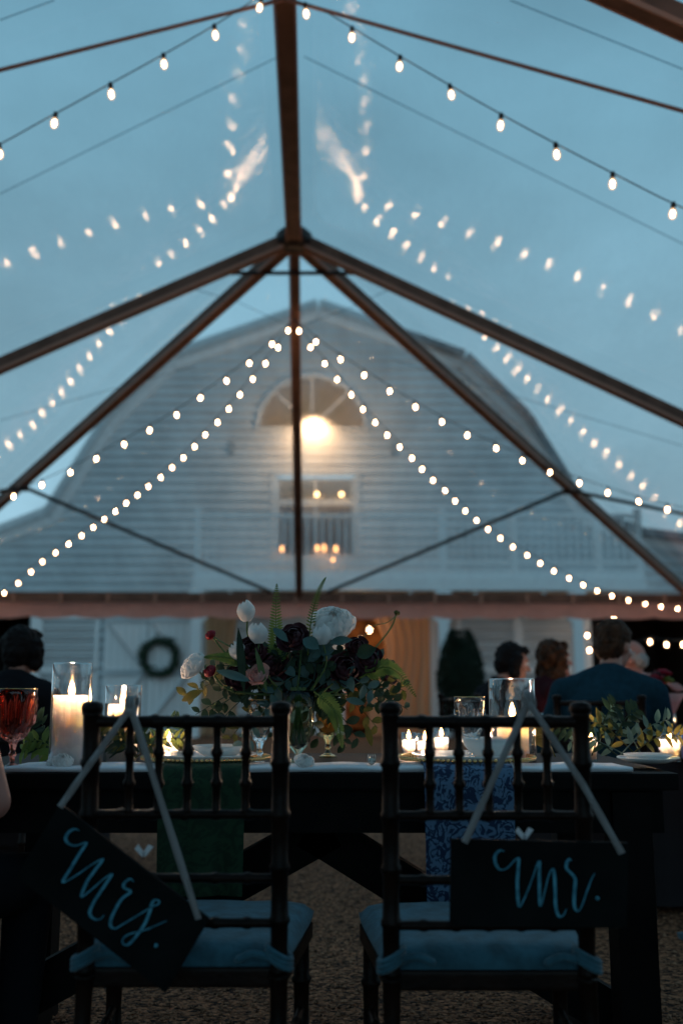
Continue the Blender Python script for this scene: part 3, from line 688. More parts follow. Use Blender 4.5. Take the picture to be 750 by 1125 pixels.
# ------------------------------------------------------------------ chiavari chair
def bamboo(m, p, q, r, n=4, bul=1.28, seg=8):
    p, q = Vector(p), Vector(q); pts = []; rs = []
    for i in range(n + 1):
        u = i / n
        for du, k in ((-.018, 1), (-.006, bul), (.006, bul), (.018, 1)):
            t = u + du * (.5 / max((q - p).length, .1))
            if 0 <= t <= 1: pts.append(p.lerp(q, t)); rs.append(r * k)
        if i < n: pts.append(p.lerp(q, u + .5 / n)); rs.append(r * .94)
    m.tube(pts, rs, seg)
def chair(label, x, y, rz, group='dark chiavari chairs'):
    t = thing('chiavari_chair', label, 'chair', (0, 0, 0), 0, group)
    HX = .178; RY = -.19; FX = .205; FY = .19
    for s_ in (-1, 1):
        m = MB(); bamboo(m, (s_ * HX, RY - .035, 0), (s_ * HX, RY, .43), .0165, 3); bamboo(m, (s_ * HX, RY, .43), (s_ * HX, RY - .03, .905), .0165, 5, 1.2, 10)
        m.lathe([(0, -.006), (.019, -.004), (.021, .006), (.019, .014), (.008, .018), (0, .018)], (s_ * HX, RY - .03, .905), 12); m.build('rear_post', 'chair', t)
        m = MB(); bamboo(m, (s_ * FX, FY + .01, 0), (s_ * FX, FY, .425), .0175, 4, 1.25, 10); m.build('front_leg', 'chair', t)
    def back(z): return RY - .03 * (z - .43) / .475
    m = MB(); bamboo(m, (-HX, back(.885), .885), (HX, back(.885), .885), .0115, 6, 1.2); m.build('top_rail', 'chair', t)
    for z in (.715, .60, .52): m = MB(); bamboo(m, (-HX, back(z), z), (HX, back(z), z), .009, 6, 1.25); m.build('back_rail', 'chair', t)
    for i in range(5):
        xx = -HX + .073 + i * .0545 + .0; m = MB(); bamboo(m, (xx, back(.715), .715), (xx, back(.885), .885), .0078, 3, 1.45); m.build('spindle', 'chair', t)
    m = MB()
    o_ = [(-HX - .01, RY - .0), (HX + .01, RY - .0), (FX + .025, FY + .0), (FX + .005, FY + .025), (-FX - .005, FY + .025), (-FX - .025, FY)]
    vs = [(a, b, .405) for a, b in o_] + [(a, b, .44) for a, b in o_]; k = len(o_)
    m.add(vs, [tuple(range(k - 1, -1, -1)), tuple(range(k, 2 * k))] + [(i, (i + 1) % k, k + (i + 1) % k, k + i) for i in range(k)]); m.build('seat', 'chair', t, bevel=.006)
    # cushion
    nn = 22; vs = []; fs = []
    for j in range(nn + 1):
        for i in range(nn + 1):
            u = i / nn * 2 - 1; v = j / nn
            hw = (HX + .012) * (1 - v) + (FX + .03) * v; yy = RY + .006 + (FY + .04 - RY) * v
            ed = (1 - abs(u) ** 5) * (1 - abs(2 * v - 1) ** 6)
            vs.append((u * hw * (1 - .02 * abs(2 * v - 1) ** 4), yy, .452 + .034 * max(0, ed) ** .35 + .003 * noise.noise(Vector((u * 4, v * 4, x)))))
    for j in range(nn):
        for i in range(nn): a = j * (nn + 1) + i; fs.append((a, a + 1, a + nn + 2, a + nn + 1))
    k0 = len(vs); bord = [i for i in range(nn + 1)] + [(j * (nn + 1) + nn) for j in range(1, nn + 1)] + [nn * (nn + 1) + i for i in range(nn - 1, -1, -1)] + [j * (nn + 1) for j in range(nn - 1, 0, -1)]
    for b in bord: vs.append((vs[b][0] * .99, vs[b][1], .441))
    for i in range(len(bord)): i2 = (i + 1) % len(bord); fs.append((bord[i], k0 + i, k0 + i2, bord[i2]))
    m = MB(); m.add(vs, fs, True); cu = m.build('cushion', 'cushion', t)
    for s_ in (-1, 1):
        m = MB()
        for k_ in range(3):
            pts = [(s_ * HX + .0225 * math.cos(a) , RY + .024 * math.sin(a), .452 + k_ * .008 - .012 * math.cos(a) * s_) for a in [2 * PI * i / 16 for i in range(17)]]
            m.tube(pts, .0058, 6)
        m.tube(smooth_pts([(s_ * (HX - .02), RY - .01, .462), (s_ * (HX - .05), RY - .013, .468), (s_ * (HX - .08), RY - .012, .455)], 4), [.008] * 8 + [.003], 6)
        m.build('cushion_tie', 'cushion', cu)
    for z in (.15, .26):
        for s_ in (-1, 1): m = MB(); bamboo(m, (s_ * HX, RY - .035 * (1 - z / .43), z), (s_ * FX, FY + .005, z), .009, 4, 1.25); m.build('stretcher', 'chair', t)
    m = MB(); bamboo(m, (-FX, FY + .008, .20), (FX, FY + .008, .20), .009, 5, 1.25); m.build('stretcher', 'chair', t)
    m = MB(); bamboo(m, (-HX, RY - .022, .18), (HX, RY - .022, .18), .009, 5, 1.25); m.build('stretcher', 'chair', t)
    t.location = (x, y, 0); t.rotation_euler = (0, 0, rz)
    return t
CHY = 2.12
def xc(px, Y, z): return (px - 375) / F * (Y * cp + (z - CZ) * sp)
c1 = chair('dark chiavari chair at left wearing the Mrs. sign', xc(204, CHY - .21, .9), CHY + .02, 0)
c2 = copy_tree(c1); c2['label'] = 'dark chiavari chair wearing the Mr. sign'; c2.location = (xc(532, CHY - .21, .9), CHY, 0)
def put_chair(x, y, rz, label):
    c = copy_tree(c1); c['label'] = label; c.location = (x, y, 0); c.rotation_euler = (0, 0, rz); return c
put_chair(.95, 1.97, math.radians(8), 'dark chiavari chair cut off by the right edge with its pale cushion corner showing')
put_chair(-1.09, 2.20, math.radians(-14), 'dark chiavari chair under the person at the left edge')
# ------------------------------------------------------------------ signs
SY = CHY - .245
def sign(label, pxq, strokes, ribbons, Y, dot):
    q = [U(x, y, Y) for x, y in pxq]
    t = thing('hanging_sign', label, 'sign', sum(q, Vector()) / 4, group='chalk lettered signs on the couple\'s chairs')
    m = MB(); b = [p + Vector((0, .012, 0)) for p in q]
    m.add(q + b, [(0, 1, 2, 3), (7, 6, 5, 4), (0, 4, 5, 1), (1, 5, 6, 2), (2, 6, 7, 3), (3, 7, 4, 0)]); m.build('board', 'sign', t, bevel=.0015)
    tl = MB()
    for st in strokes:
        pts = [U(x, y, Y - .0018) for x, y in smooth_pts([(x, y, 0) for x, y in st], 7) for x, y in [(x, y)]] if False else [U(v.x, v.y, Y - .0018) for v in smooth_pts([(x, y, 0) for x, y in st], 7)]
        n = len(pts); L_ = []; 
        for i, p in enumerate(pts):
            d = (pts[min(i + 1, n - 1)] - pts[max(i - 1, 0)]).normalized(); nrm = Vector((-d.z, 0, d.x))
            down = max(0, -d.z); e = min(1, i / 6, (n - 1 - i) / 6) * .6 + .4
            wdt = (.0011 + .0017 * down) * e
            L_.append((p + nrm * wdt, p - nrm * wdt))
        vs = [v for ab in L_ for v in ab]; vs += [v + Vector((0, .0014, 0)) for v in vs]; fs = []; K = 2 * n
        for i in range(n - 1):
            fs += [(2 * i, 2 * i + 1, 2 * i + 3, 2 * i + 2), (2 * i, 2 * i + 2, K + 2 * i + 2, K + 2 * i), (2 * i + 1, K + 2 * i + 1, K + 2 * i + 3, 2 * i + 3)]
        tl.add(vs, fs)
    c = U(*dot, Y - .0018); tl.lathe([(0, 0), (.0036, 0), (.0036, .0014), (0, .0014)], c + Vector((0, .0014, 0)), 12, (0, -1, 0))
    tl.build('lettering', 'chalk', t)
    for rb_ in ribbons:
        P = [U(x, y, yy) for x, y, yy in rb_]; m = MB()
        for i in range(len(P) - 1):
            d = (P[i + 1] - P[i]).normalized(); nrm = Vector((-d.z, 0, d.x)) * .0062; th = Vector((0, .0012, 0))
            n = 10; vs = []
            for k in range(n + 1):
                p = P[i].lerp(P[i + 1], k / n); tw = Vector((0, .003 * math.sin(k * 1.1), 0))
                vs += [p + nrm + tw, p - nrm - tw, p - nrm - tw + th, p + nrm + tw + th]
            fs = []
            for k in range(n):
                a = 4 * k
                for j in range(4): fs.append((a + j, a + (j + 1) % 4, a + 4 + (j + 1) % 4, a + 4 + j))
            m.add(vs, fs, True)
        m.build('ribbon', 'ribbon', t)
    q = U(*[(144, 777), (580, 771)][dot[0] > 400], RT + .012); m = MB()
    for o_ in (-.006, .001, .008): m.tube([q + Vector((o_ + .0015 * math.sin(a * 2), .0150 * math.cos(a), .0150 * math.sin(a) + .004)) for a in [2 * PI * i / 18 for i in range(19)]], .0036, 6)
    m.ell(q + Vector((0, -.016, -.008)), (.008, .005, .007), 7); m.build('ribbon_knot', 'ribbon', t)
    return t
def zs(pts, sc, ox, oy): return [(ox + x / sc, oy + y / sc) for x, y in pts]
A = lambda p: zs(p, 3, 0, 840)
mrs = [A([(262, 218), (245, 213), (225, 225), (217, 245), (228, 262), (252, 267), (284, 258), (262, 295), (235, 340), (208, 388), (252, 365), (300, 332), (339, 312), (312, 350), (285, 390), (270, 436), (310, 405), (345, 375), (368, 362), (345, 400), (312, 450), (296, 488), (308, 508), (330, 510), (343, 496)]),
       A([(441, 388), (430, 377), (411, 390), (409, 406), (430, 420), (400, 445), (372, 495), (364, 528), (378, 541), (400, 530), (450, 500), (500, 470), (522, 460), (524, 450), (510, 447), (500, 460), (495, 480), (480, 520), (452, 562), (425, 592), (408, 593), (404, 577), (425, 560), (480, 545), (550, 515)])]
B = lambda p: zs(p, 3, 380, 840); D4 = lambda p: zs(p, 3.75, 550, 840)
mr = [B([(522, 287), (508, 283), (492, 298), (491, 322), (505, 345), (530, 342), (565, 308), (567, 340), (564, 400), (570, 468), (588, 440), (610, 385), (635, 318), (636, 370), (640, 466), (655, 415), (668, 365), (682, 345), (688, 400), (690, 465), (701, 500), (716, 496), (726, 475)]),
      D4([(290, 398), (283, 390), (272, 402), (270, 428), (290, 450), (306, 475), (302, 530), (303, 585), (317, 604), (332, 585), (355, 520), (372, 475), (386, 448)])]
RT = CHY - .235
sign('dark board hung at a slant lettered Mrs. in pale blue script', [(66, 883), (230, 1010), (182, 1092), (18, 963)], mrs, [[(66, 887, SY - .003), (100, 838, RT - .008), (144, 777, RT - .004)], [(144, 777, RT - .006), (218, 1010, SY - .003)]], SY, (171.5, 1039))
sign('dark board hung level lettered Mr. in pale blue script', [(495, 922), (690, 926), (688, 1020), (494, 1018)], mr, [[(510, 926, SY - .003), (580, 771, RT - .004)], [(580, 771, RT - .007), (640, 862, RT - .005), (683, 938, SY - .003)]], SY, (656, 987))
for (px, py, lb) in ((576, 921, 'small white paper flower tucked above the Mr. sign'), (158, 940, 'small white paper flower tucked above the Mrs. sign')):
    c = U(px, py, SY + .02); m = MB()
    for a in (-42, 36):
        d = Vector((math.sin(math.radians(a)), 0, math.cos(math.radians(a)))); s_ = Vector((d.z, 0, -d.x)) * .008
        P4 = [c - s_ * .45, c + s_ * .45, c + d * .022 + s_ * .62, c + d * .020 - s_ * .62]; m.add(P4 + [p + Vector((0, .0015, 0)) for p in P4], [(0, 1, 2, 3), (7, 6, 5, 4), (0, 4, 5, 1), (1, 5, 6, 2), (2, 6, 7, 3), (3, 7, 4, 0)])
    tag(m.build('paper_flower', 'linen'), lb, 'paper flower')
# ------------------------------------------------------------------ napkins over the edge
def napkin(px0, px1, pyb, mt, label):
    Yf = TY0 - .012; xa, xb = X(px0, Yf, .6), X(px1, Yf, .6); zb = U(px0, pyb, Yf).z
    path = [(TY0 + .26, TZ + .022), (TY0 + .1, TZ + .020), (TY0 + .01, TZ + .020), (TY0 - .010, TZ + .008), (Yf, TZ - .03)]
    for i in range(1, 15): path.append((Yf, TZ - .03 - (TZ - .03 - zb) * i / 14))
    m = MB(); nx = 30; vs = []; fs = []
    for th in (0, .004):
        for j, (y, z) in enumerate(path):
            f = max(0, (j - 4) / 14)
            for i in range(nx + 1):
                u = i / nx; w_ = 1 - .02 * f
                vs.append((xa + (xb - xa) * (.5 + (u - .5) * w_), y - .006 * f * math.sin(u * 15) - .004 * f * math.sin(u * 7 + j * .3) + th * (j > 3), z + (-.004 if th else 0) * (j <= 3)))
    n1 = len(path) * (nx + 1)
    for k in (0, n1):
        for j in range(len(path) - 1):
            for i in range(nx): a = k + j * (nx + 1) + i; fs.append((a, a + 1, a + nx + 2, a + nx + 1))
    m.add(vs, fs, True); tag(m.build('napkin', mt), label, 'napkin')
napkin(172, 268, 985, 'greenlinen', 'green patterned napkin hanging off the table behind the left chair')
napkin(467, 566, 1010, 'bluelinen', 'blue and white paisley napkin hanging off the table behind the Mr. chair')
# ------------------------------------------------------------------ candles, glass, plates
FL = [(0, 0), (.0035, .004), (.0052, .010), (.0045, .018), (.0022, .028), (0, .036)]
def flame(t, c, k=1., par=None):
    m = MB(); m.tube([c - Vector((0, 0, .004)), c + Vector((.001, 0, .009 * k))], .0011, 6); m.build('wick', 'wick', par or t)
    m = MB(); m.lathe([(r * k * 1.5, z * k) for r, z in FL], c + Vector((0, 0, .004)), 12); m.build('flame', 'flame', par or t)
    point_light('flame_light', c + Vector((0, 0, .022 * k)), 2.1 * k, (1, .66, .44), .006, t)
def hurricane(px, Y, wpx, ytop, ycand, label, wcand, glassmat='glass', base=TZ):
    x = X(px, Y); dep = Y * cp; r = wpx / 2 / F * dep; zt_ = U(px, ytop, Y).z; rc = wcand / 2 / F * dep; zc = U(px, ycand, Y).z
    t = thing('hurricane_candle', label, 'candle', (x, Y, base)); c = (x, Y, base + .001)
    m = MB(); h = zt_ - base
    m.lathe([(0, 0), (r, 0), (r, h * .25), (r, h * .5), (r, h * .75), (r, h - .002), (r - .0012, h), (r - .0028, h - .002), (r - .003, h * .5), (r - .003, .006), (0, .006)], c, 40); m.build('glass_cylinder', glassmat, t)
    m = MB(); m.lathe([(0, .008), (rc, .008), (rc, zc - base - .008), (rc * .96, zc - base), (rc * .75, zc - base - .002), (rc * .4, zc - base - .006), (0, zc - base - .007)], c, 36); w_ = m.build('candle', 'wax', t)
    flame(t, Vector((x, Y, zc - .006)), 1.15, w_)
hurricane(75, 2.56, 43, 729, 764, 'tall pillar candle burning in the tallest glass cylinder at far left', 38)
hurricane(133, 2.72, 39, 753, 774, 'shorter pillar candle in a glass cylinder just left of the Mrs. chair top', 33)
hurricane(564, 2.68, 50, 746, 788, 'pillar candle low in a wide glass cylinder behind the Mr. chair', 34)
def votive(px, Y, wpx, ytop, label, lit=True):
    x = X(px, Y); dep = Y * cp; r = wpx / 2 / F * dep; h = U(px, ytop, Y).z - TZ
    t = thing('votive_candle', label, 'candle', (x, Y, TZ), group='small votive candles on the dark table'); c = (x, Y, TZ + .001)
    m = MB(); m.lathe([(0, 0), (r * .86, 0), (r, h * .5), (r, h), (r - .0025, h), (r * .84, .005), (0, .005)], c, 28); m.build('glass_cup', 'glass', t)
    m = MB(); m.lathe([(0, .006), (r * .80, .006), (r * .9, h * .5), (r * .9, h * .68), (r * .5, h * .66), (0, h * .66)], c, 24); w_ = m.build('candle', 'wax', t)
    flame(t, Vector((x, Y, TZ + h * .66)), .8, w_)
votive(185, 2.74, 23, 805, 'votive burning behind the spindles of the Mrs. chair')
votive(449, 2.98, 16, 805, 'leftmost of three close votives left behind the Mr. chair')
votive(467, 2.90, 18, 806, 'middle of three close votives behind the Mr. chair')
votive(485, 3.02, 17, 801, 'rightmost of three close votives behind the Mr. chair')
votive(649, 2.80, 16, 801, 'tall slim votive just right of the Mr. chair post')
votive(736, 2.80, 26, 802, 'votive among leaves at the far right end of the table')
vot_far = [o for o in bpy.data.objects if o.get('label') == 'votive burning behind the spindles of the Mrs. chair'][0]
def goblet(px, Y, wpx, ytop, mt, label, cut=True, stem=.35):
    x = X(px, Y); dep = Y * cp; r = wpx / 2 / F * dep; h = U(px, ytop, Y).z - TZ; hb = h * stem
    t = thing('goblet', label, 'goblet', (x, Y, TZ), group='pressed glass goblets on the dark table'); n = 40
    prof_ = [(r * .72, .001), (r * .75, .004), (r * .35, .010), (.006, .018), (.0055, hb * .45), (.010, hb * .55), (.006, hb * .7), (.012, hb), (r * .55, hb + .012), (r * .86, hb + (h - hb) * .35), (r * .97, hb + (h - hb) * .7), (r, h), (r - .0018, h + .001), (r - .004, h - .003), (r * .93 - .003, hb + (h - hb) * .7), (r * .8 - .003, hb + (h - hb) * .35), (r * .4, hb + .016), (0, hb + .014)]
    vs = []; fs = []
    full = [(0, .001)] + prof_; pr = []
    for (a, b), (c_, d) in zip(full[:-1], full[1:]):
        for k in range(3): pr.append((a + (c_ - a) * k / 3, b + (d - b) * k / 3))
    pr.append(full[-1]); outer = len(prof_[:12]) * 3
    for i, (rr, z) in enumerate(pr):
        for k in range(n):
            a = 2 * PI * k / n; am = 0
            if cut and i < outer and hb < z < hb + (h - hb) * .82: am = (.0026 if mt == 'pinkglass' else .0016) * (math.cos(a * 10 + z * 420) + math.cos(a * 10 - z * 420))
            vs.append((x + (rr + am) * math.cos(a), Y + (rr + am) * math.sin(a), TZ + z))
    for i in range(len(pr) - 1):
        for k in range(n): k2 = (k + 1) % n; fs.append((i * n + k, i * n + k2, (i + 1) * n + k2, (i + 1) * n + k))
    m = MB(); m.add(vs, fs, True); m.build('bowl', mt, t)
    m = MB(); m.tube([(x + (r - .0008) * math.cos(2 * PI * k / 40), Y + (r - .0008) * math.sin(2 * PI * k / 40), TZ + h + .0005) for k in range(41)], .0011, 6); m.build('rim', 'gold', t)
goblet(13, 2.50, 46, 757, 'pinkglass', 'rose coloured pressed glass goblet at the left edge')
goblet(285, 2.66, 28, 769, 'cutglass', 'clear pressed glass goblet left of the flower vase')
goblet(517, 2.60, 34, 766, 'cutglass', 'clear pressed glass goblet with gilt rim behind the Mr. chair')
goblet(360, 2.98, 26, 775, 'amberglass', 'amber glass goblet half hidden under the flowers')
def setting(px, Y, wpx, label, mt='china', bead='gold', bowl=None):
    x = X(px, Y); r = wpx / 2 / F * Y * cp; c = (x, Y, TZ + .013)
    t = thing('charger_plate', label, 'plate', c)
    m = MB(); m.lathe([(0, 0), (r * .6, 0), (r * .95, .010), (r * .95, .013), (r * .6, .004), (0, .004)], c, 48); m.build('plate', 'glass' if bead == 'gold' else mt, t)
    m = MB(); nb_ = 84
    for i in range(nb_):
        a = 2 * PI * i / nb_; m.ell((x + r * .975 * math.cos(a), Y + r * .975 * math.sin(a), TZ + .026), r * .030, 4)
    m.build('beaded_rim', bead, t)
    d = thing('dinner_plate', 'white dinner plate on ' + label, 'plate', (x, Y, TZ + .018))
    m = MB(); q = r * .78; m.lathe([(0, .0), (q * .55, .0), (q, .014), (q, .017), (q * .6, .005), (0, .005)], (x, Y, TZ + .018), 48); d2 = m.build('plate', mt, d)
    if bowl:
        bp_, bw, bh = bowl; xb_ = X(bp_, Y); rb_ = bw / 2 / F * Y * cp; zt_ = U(bp_, bh, Y).z - TZ - .024
        b = thing('soup_bowl', 'white bowl on ' + label, 'bowl', (xb_, Y, TZ + .0245)); m = MB()
        m.lathe([(0, 0), (rb_ * .5, 0), (rb_ * .55, .003), (rb_ * .88, zt_ * .6), (rb_, zt_), (rb_ - .003, zt_), (rb_ * .8, zt_ * .5), (rb_ * .45, .006), (0, .006)], (xb_, Y, TZ + .0245), 40); m.build('bowl', mt, b)
setting(226, 2.60, 140, 'the gold beaded charger behind the Mrs. chair', bowl=(241, 60, 819))
setting(512, 2.60, 150, 'the gold beaded charger behind the Mr. chair', bowl=(538, 62, 811))
setting(712, 2.58, 66, 'the small white beaded charger at the right table end', bead='china')
# fork, knife, shell-like rose, petals
m = MB(); fx = X(408, 2.5); 
for i in range(4): m.tube([(fx + (i - 1.5) * .006, 2.50, TZ + .022), (fx + (i - 1.5) * .006, 2.49, TZ + .034), (fx + (i - 1.5) * .005, 2.475, TZ + .040)], [.0016, .0014, .0008], 6)
m.tube([(fx, 2.50, TZ + .022), (fx, 2.56, TZ + .018), (fx, 2.66, TZ + .02)], [.009, .003, .004], 8); tag(m.build('fork', 'silver'), 'silver fork lying between the two place settings', 'fork')
m = MB(); m.beam((X(424, 2.56), 2.5, TZ + .017), (X(430, 2.56), 2.68, TZ + .017), .016, .003); m.tube([(X(424, 2.56), 2.45, TZ + .018), (X(424, 2.56), 2.53, TZ + .018)], .005, 8); tag(m.build('knife', 'silver'), 'silver knife lying beside the fork', 'knife')
# ------------------------------------------------------------------ flowers
def petals(m, c, ax, r, H, layers, seed=0, tip=.5):
    rnd = random.Random(seed); c = Vector(c); ax = Vector(ax).normalized(); Q = Vector((0, 0, 1)).rotation_difference(ax).to_matrix()
    for li, (n, rs, hs, op) in enumerate(layers):
        for k in range(n):
            th = 2 * PI * (k + .5 * (li % 2)) / n + rnd.uniform(-.15, .15); wd = PI / n * 1.35; jr = rnd.uniform(.93, 1.07); jh = rnd.uniform(.92, 1.05); NU, NV = 6, 7; vs = []; fs = []
            for j in range(NV + 1):
                v = j / NV; R = r * rs * jr * (math.sin(PI * (.10 + (.80 - op * .38) * v)) ** .75) * (1 + op * .35 * v * v); z = H * hs * jh * (v - op * .22 * v ** 3)
                ww = wd * (1 - tip * v ** 4) * (.55 + .45 * min(1, v * 3))
                for i in range(NU + 1):
                    u = i / NU * 2 - 1; rr = R * (1 + .05 * abs(u) * (1 if k % 2 else -1)) + r * .03 * rnd.uniform(-1, 1) * v; zz = z - H * .16 * u * u * v * v
                    a = th + u * ww; vs.append(c + Q @ Vector((rr * math.cos(a), rr * math.sin(a), zz)))
            for j in range(NV):
                for i in range(NU): a = j * (NU + 1) + i; fs.append((a, a + 1, a + NU + 2, a + NU + 1))
            m.add(vs, fs, True)
TULIP = [(3, .88, .96, 0), (3, 1, 1, .05)]
PEONY = [(5, .40, .98, 0), (7, .58, 1., .05), (8, .74, 1., .1), (9, .9, .97, .18), (10, 1.05, .9, .3), (10, 1.15, .72, .5)]
ROSE = [(3, .25, .85, 0), (4, .42, .9, .05), (5, .6, .9, .2), (6, .8, .82, .45), (7, 1., .7, .75)]
RANUN = [(4, .4, .8, 0), (6, .7, .9, .05), (8, .95, .9, .1)]
def leaf(m, base, d, up, L_, W_, curl=.2, shape=1.):
    base = Vector(base); d = Vector(d).normalized(); s_ = d.cross(Vector(up))
    s_ = s_.normalized() if s_.length > 1e-4 else d.orthogonal().normalized(); n_ = s_.cross(d); vs = []; n = 6
    for i in range(n + 1):
        t = i / n; w_ = W_ * math.sin(PI * min(1, t ** shape * .97 + .02)) ** .8; p = base + d * L_ * t - n_ * curl * L_ * t * t
        vs += [p - s_ * w_ + n_ * w_ * .35, p, p + s_ * w_ + n_ * w_ * .35]
    fs = []
    for i in range(n): a = 3 * i; fs += [(a, a + 1, a + 4, a + 3), (a + 1, a + 2, a + 5, a + 4)]
    m.add(vs, fs, True)
FY_ = 2.70
def FP(px, py, Y=FY_): return U(px, py, Y)
vb = Vector((X(327, 2.62), 2.62, TZ))
arr = thing('flower_arrangement', 'lush low arrangement of white tulips, burgundy blooms and ferns in a glass vase', 'flowers', vb)
m = MB(); m.lathe([(0, .012), (.024, .012), (.026, .016), (.008, .026), (.008, .034), (.030, .06), (.040, .10), (.043, .15), (.042, .192), (.040, .192), (.041, .15), (.037, .10), (.027, .063), (0, .045)], vb, 40)
vase = m.build('vase', 'water', arr)
core = Vector((X(330, 2.7), 2.70, .955))
def stem(px, py, Y, r=.0022, sag=.3):
    e = FP(px, py, Y); b = Vector((vb.x, vb.y + .02, .93)); mid = b.lerp(e, .5) + Vector((0, 0, .03))
    m = MB(); m.tube(smooth_pts([b, mid, e], 6), r, 6); return m, e, (e - mid).normalized()
def bloom(name, px, py, Y, ax, r, H, lay, mt, label, tip=.5, seed=0):
    m = MB(); c = FP(px, py, Y); petals(m, c - Vector(ax).normalized() * H * .5, ax, r, H, lay, seed, tip); o = m.build(name, mt, arr, label)
    b = Vector((vb.x + (c.x - vb.x) * .35, vb.y + .02, .93)); e = c - Vector(ax).normalized() * H * .46
    m = MB(); m.tube(smooth_pts([b, e - Vector(ax).normalized() * .06, e], 6), .0026, 6); m.build('stem', 'stem', o)
bloom('tulip', 270, 671, 2.66, (-.15, -.05, 1), .026, .058, TULIP, 'petalwhite', 'upright white tulip at the top left', .75, 1)
bloom('tulip', 284, 695, 2.60, (-.05, -.1, 1), .0265, .056, TULIP, 'petalwhite', 'white tulip just below the top one', .75, 2)
bloom('tulip', 261, 715, 2.60, (-.55, -.1, .8), .023, .052, TULIP, 'petalwhite', None, .75, 3)
bloom('tulip', 354, 697, 2.60, (-.1, -.1, 1), .024, .052, TULIP, 'petalwhite', 'white tulip below the large peony', .7, 4)
bloom('peony', 366, 683, 2.64, (.1, -.75, .7), .048, .062, PEONY, 'petalwhite', 'large full white peony', .12, 5)
bloom('ranunculus', 211, 731, 2.62, (-.7, -.45, .6), .033, .045, PEONY, 'petalwhite', 'white ruffled bloom at the far left', .2, 6)
bloom('ranunculus', 231, 697, 2.62, (-.5, -.2, .6), .015, .024, RANUN, 'petalred', None, .3, 7)
bloom('ranunculus', 230, 737, 2.60, (-.5, -.3, .5), .018, .028, RANUN, 'petalred', None, .3, 8)
bloom('ranunculus', 436, 673, 2.74, (.4, -.1, .8), .009, .015, RANUN, 'olive', None, .3, 9)
for i, (px, py, r_) in enumerate([(275, 715, .034), (300, 730, .042), (345, 722, .048), (322, 700, .038), (380, 735, .042), (310, 755, .04), (405, 725, .032), (392, 710, .026), (358, 750, .04), (262, 745, .03)]):
    bloom('dahlia', px, py, 2.60 + .1 * (i % 3) * .5, (random.uniform(-.5, .5), -.9, .5), r_, r_ * 1.1, ROSE, 'petaldark', None, .3, 20 + i)
bloom('rose', 283, 741, 2.58, (-.2, -.8, .5), .027, .032, ROSE, 'petalpink', 'blush rose among the dark blooms', .3, 40)
bloom('rose', 425, 742, 2.78, (.5, -.5, .5), .026, .03, ROSE, 'petaldark', None, .3, 41)
# foliage sprigs
def sprig(name, b, e, n, L_, W_, mt, seed, curl=.25, shape=1., bow=.04):
    rnd = random.Random(seed); b, e = Vector(b), Vector(e); mid = b.lerp(e, .55) + Vector((0, 0, bow)); P = smooth_pts([b, mid, e], 8); m = MB(); m.tube(P, [.002 - .0012 * i / len(P) for i in range(len(P))], 5)
    for i in range(n):
        t = .25 + .75 * i / (n - 1); k = min(len(P) - 2, int(t * (len(P) - 1))); p = P[k]; d = (P[k + 1] - P[k]).normalized()
        sd = d.cross(Vector((rnd.uniform(-.3, .3), -1, rnd.uniform(-.2, .4)))).normalized() * (1 if i % 2 else -1)
        f = rnd.uniform(.75, 1.15) * (1 - .35 * t)
        leaf(m, p, d * .6 + sd + Vector((0, rnd.uniform(-.4, .4), rnd.uniform(-.2, .2))), (rnd.uniform(-.6, .6), -1, rnd.uniform(-.2, .9)), L_ * f, W_ * f, curl, shape)
    return m
rr_ = random.Random(3)
spr = []
for i in range(58):
    a = math.radians(-20 + 220 * (i + rr_.random()) / 58); R = rr_.uniform(.06, .25)
    px = 330 + math.cos(a) * R * 430 * (1.12 if math.cos(a) > 0 else 1.15); py = 765 - math.sin(a) * R * 290
    py = min(py, 800); spr.append((px, max(py, 690), 2.60 + rr_.random() * .26, rr_.choice(['leafdark', 'leafdark', 'leafdark', 'leafblue', 'leafdark', 'olive']), rr_.uniform(.028, .05)))
for i, (px, py, Y, mt, sz) in enumerate(spr):
    m = sprig('s', core + Vector((rr_.uniform(-.07, .07), rr_.uniform(-.05, .08), rr_.uniform(-.05, .04))), FP(px, py, Y), 9, sz, sz * .32, mt, i); m.build('leafy_sprig', mt, arr)
# trailing low sprigs to both sides of the vase
for i, (px, py, Y, mt) in enumerate([(235, 800, 2.60, 'leafdark'), (250, 815, 2.66, 'olive'), (215, 785, 2.70, 'leafdark'), (200, 765, 2.72, 'olive'), (265, 822, 2.58, 'leafblue'), (395, 815, 2.62, 'leafdark'), (415, 800, 2.66, 'olive'), (430, 780, 2.7, 'leafdark'), (380, 822, 2.7, 'leafdark'), (446, 760, 2.72, 'olive'), (300, 810, 2.76, 'leafdark'), (350, 815, 2.80, 'leafdark'), (240, 760, 2.62, 'leafdark'), (410, 760, 2.6, 'leafblue')]):
    m = sprig('s', core + Vector((rr_.uniform(-.04, .04), 0, -.03)), FP(px, py, Y), 10, .048, .014, mt, 100 + i, bow=.05); m.build('leafy_sprig', mt, arr)
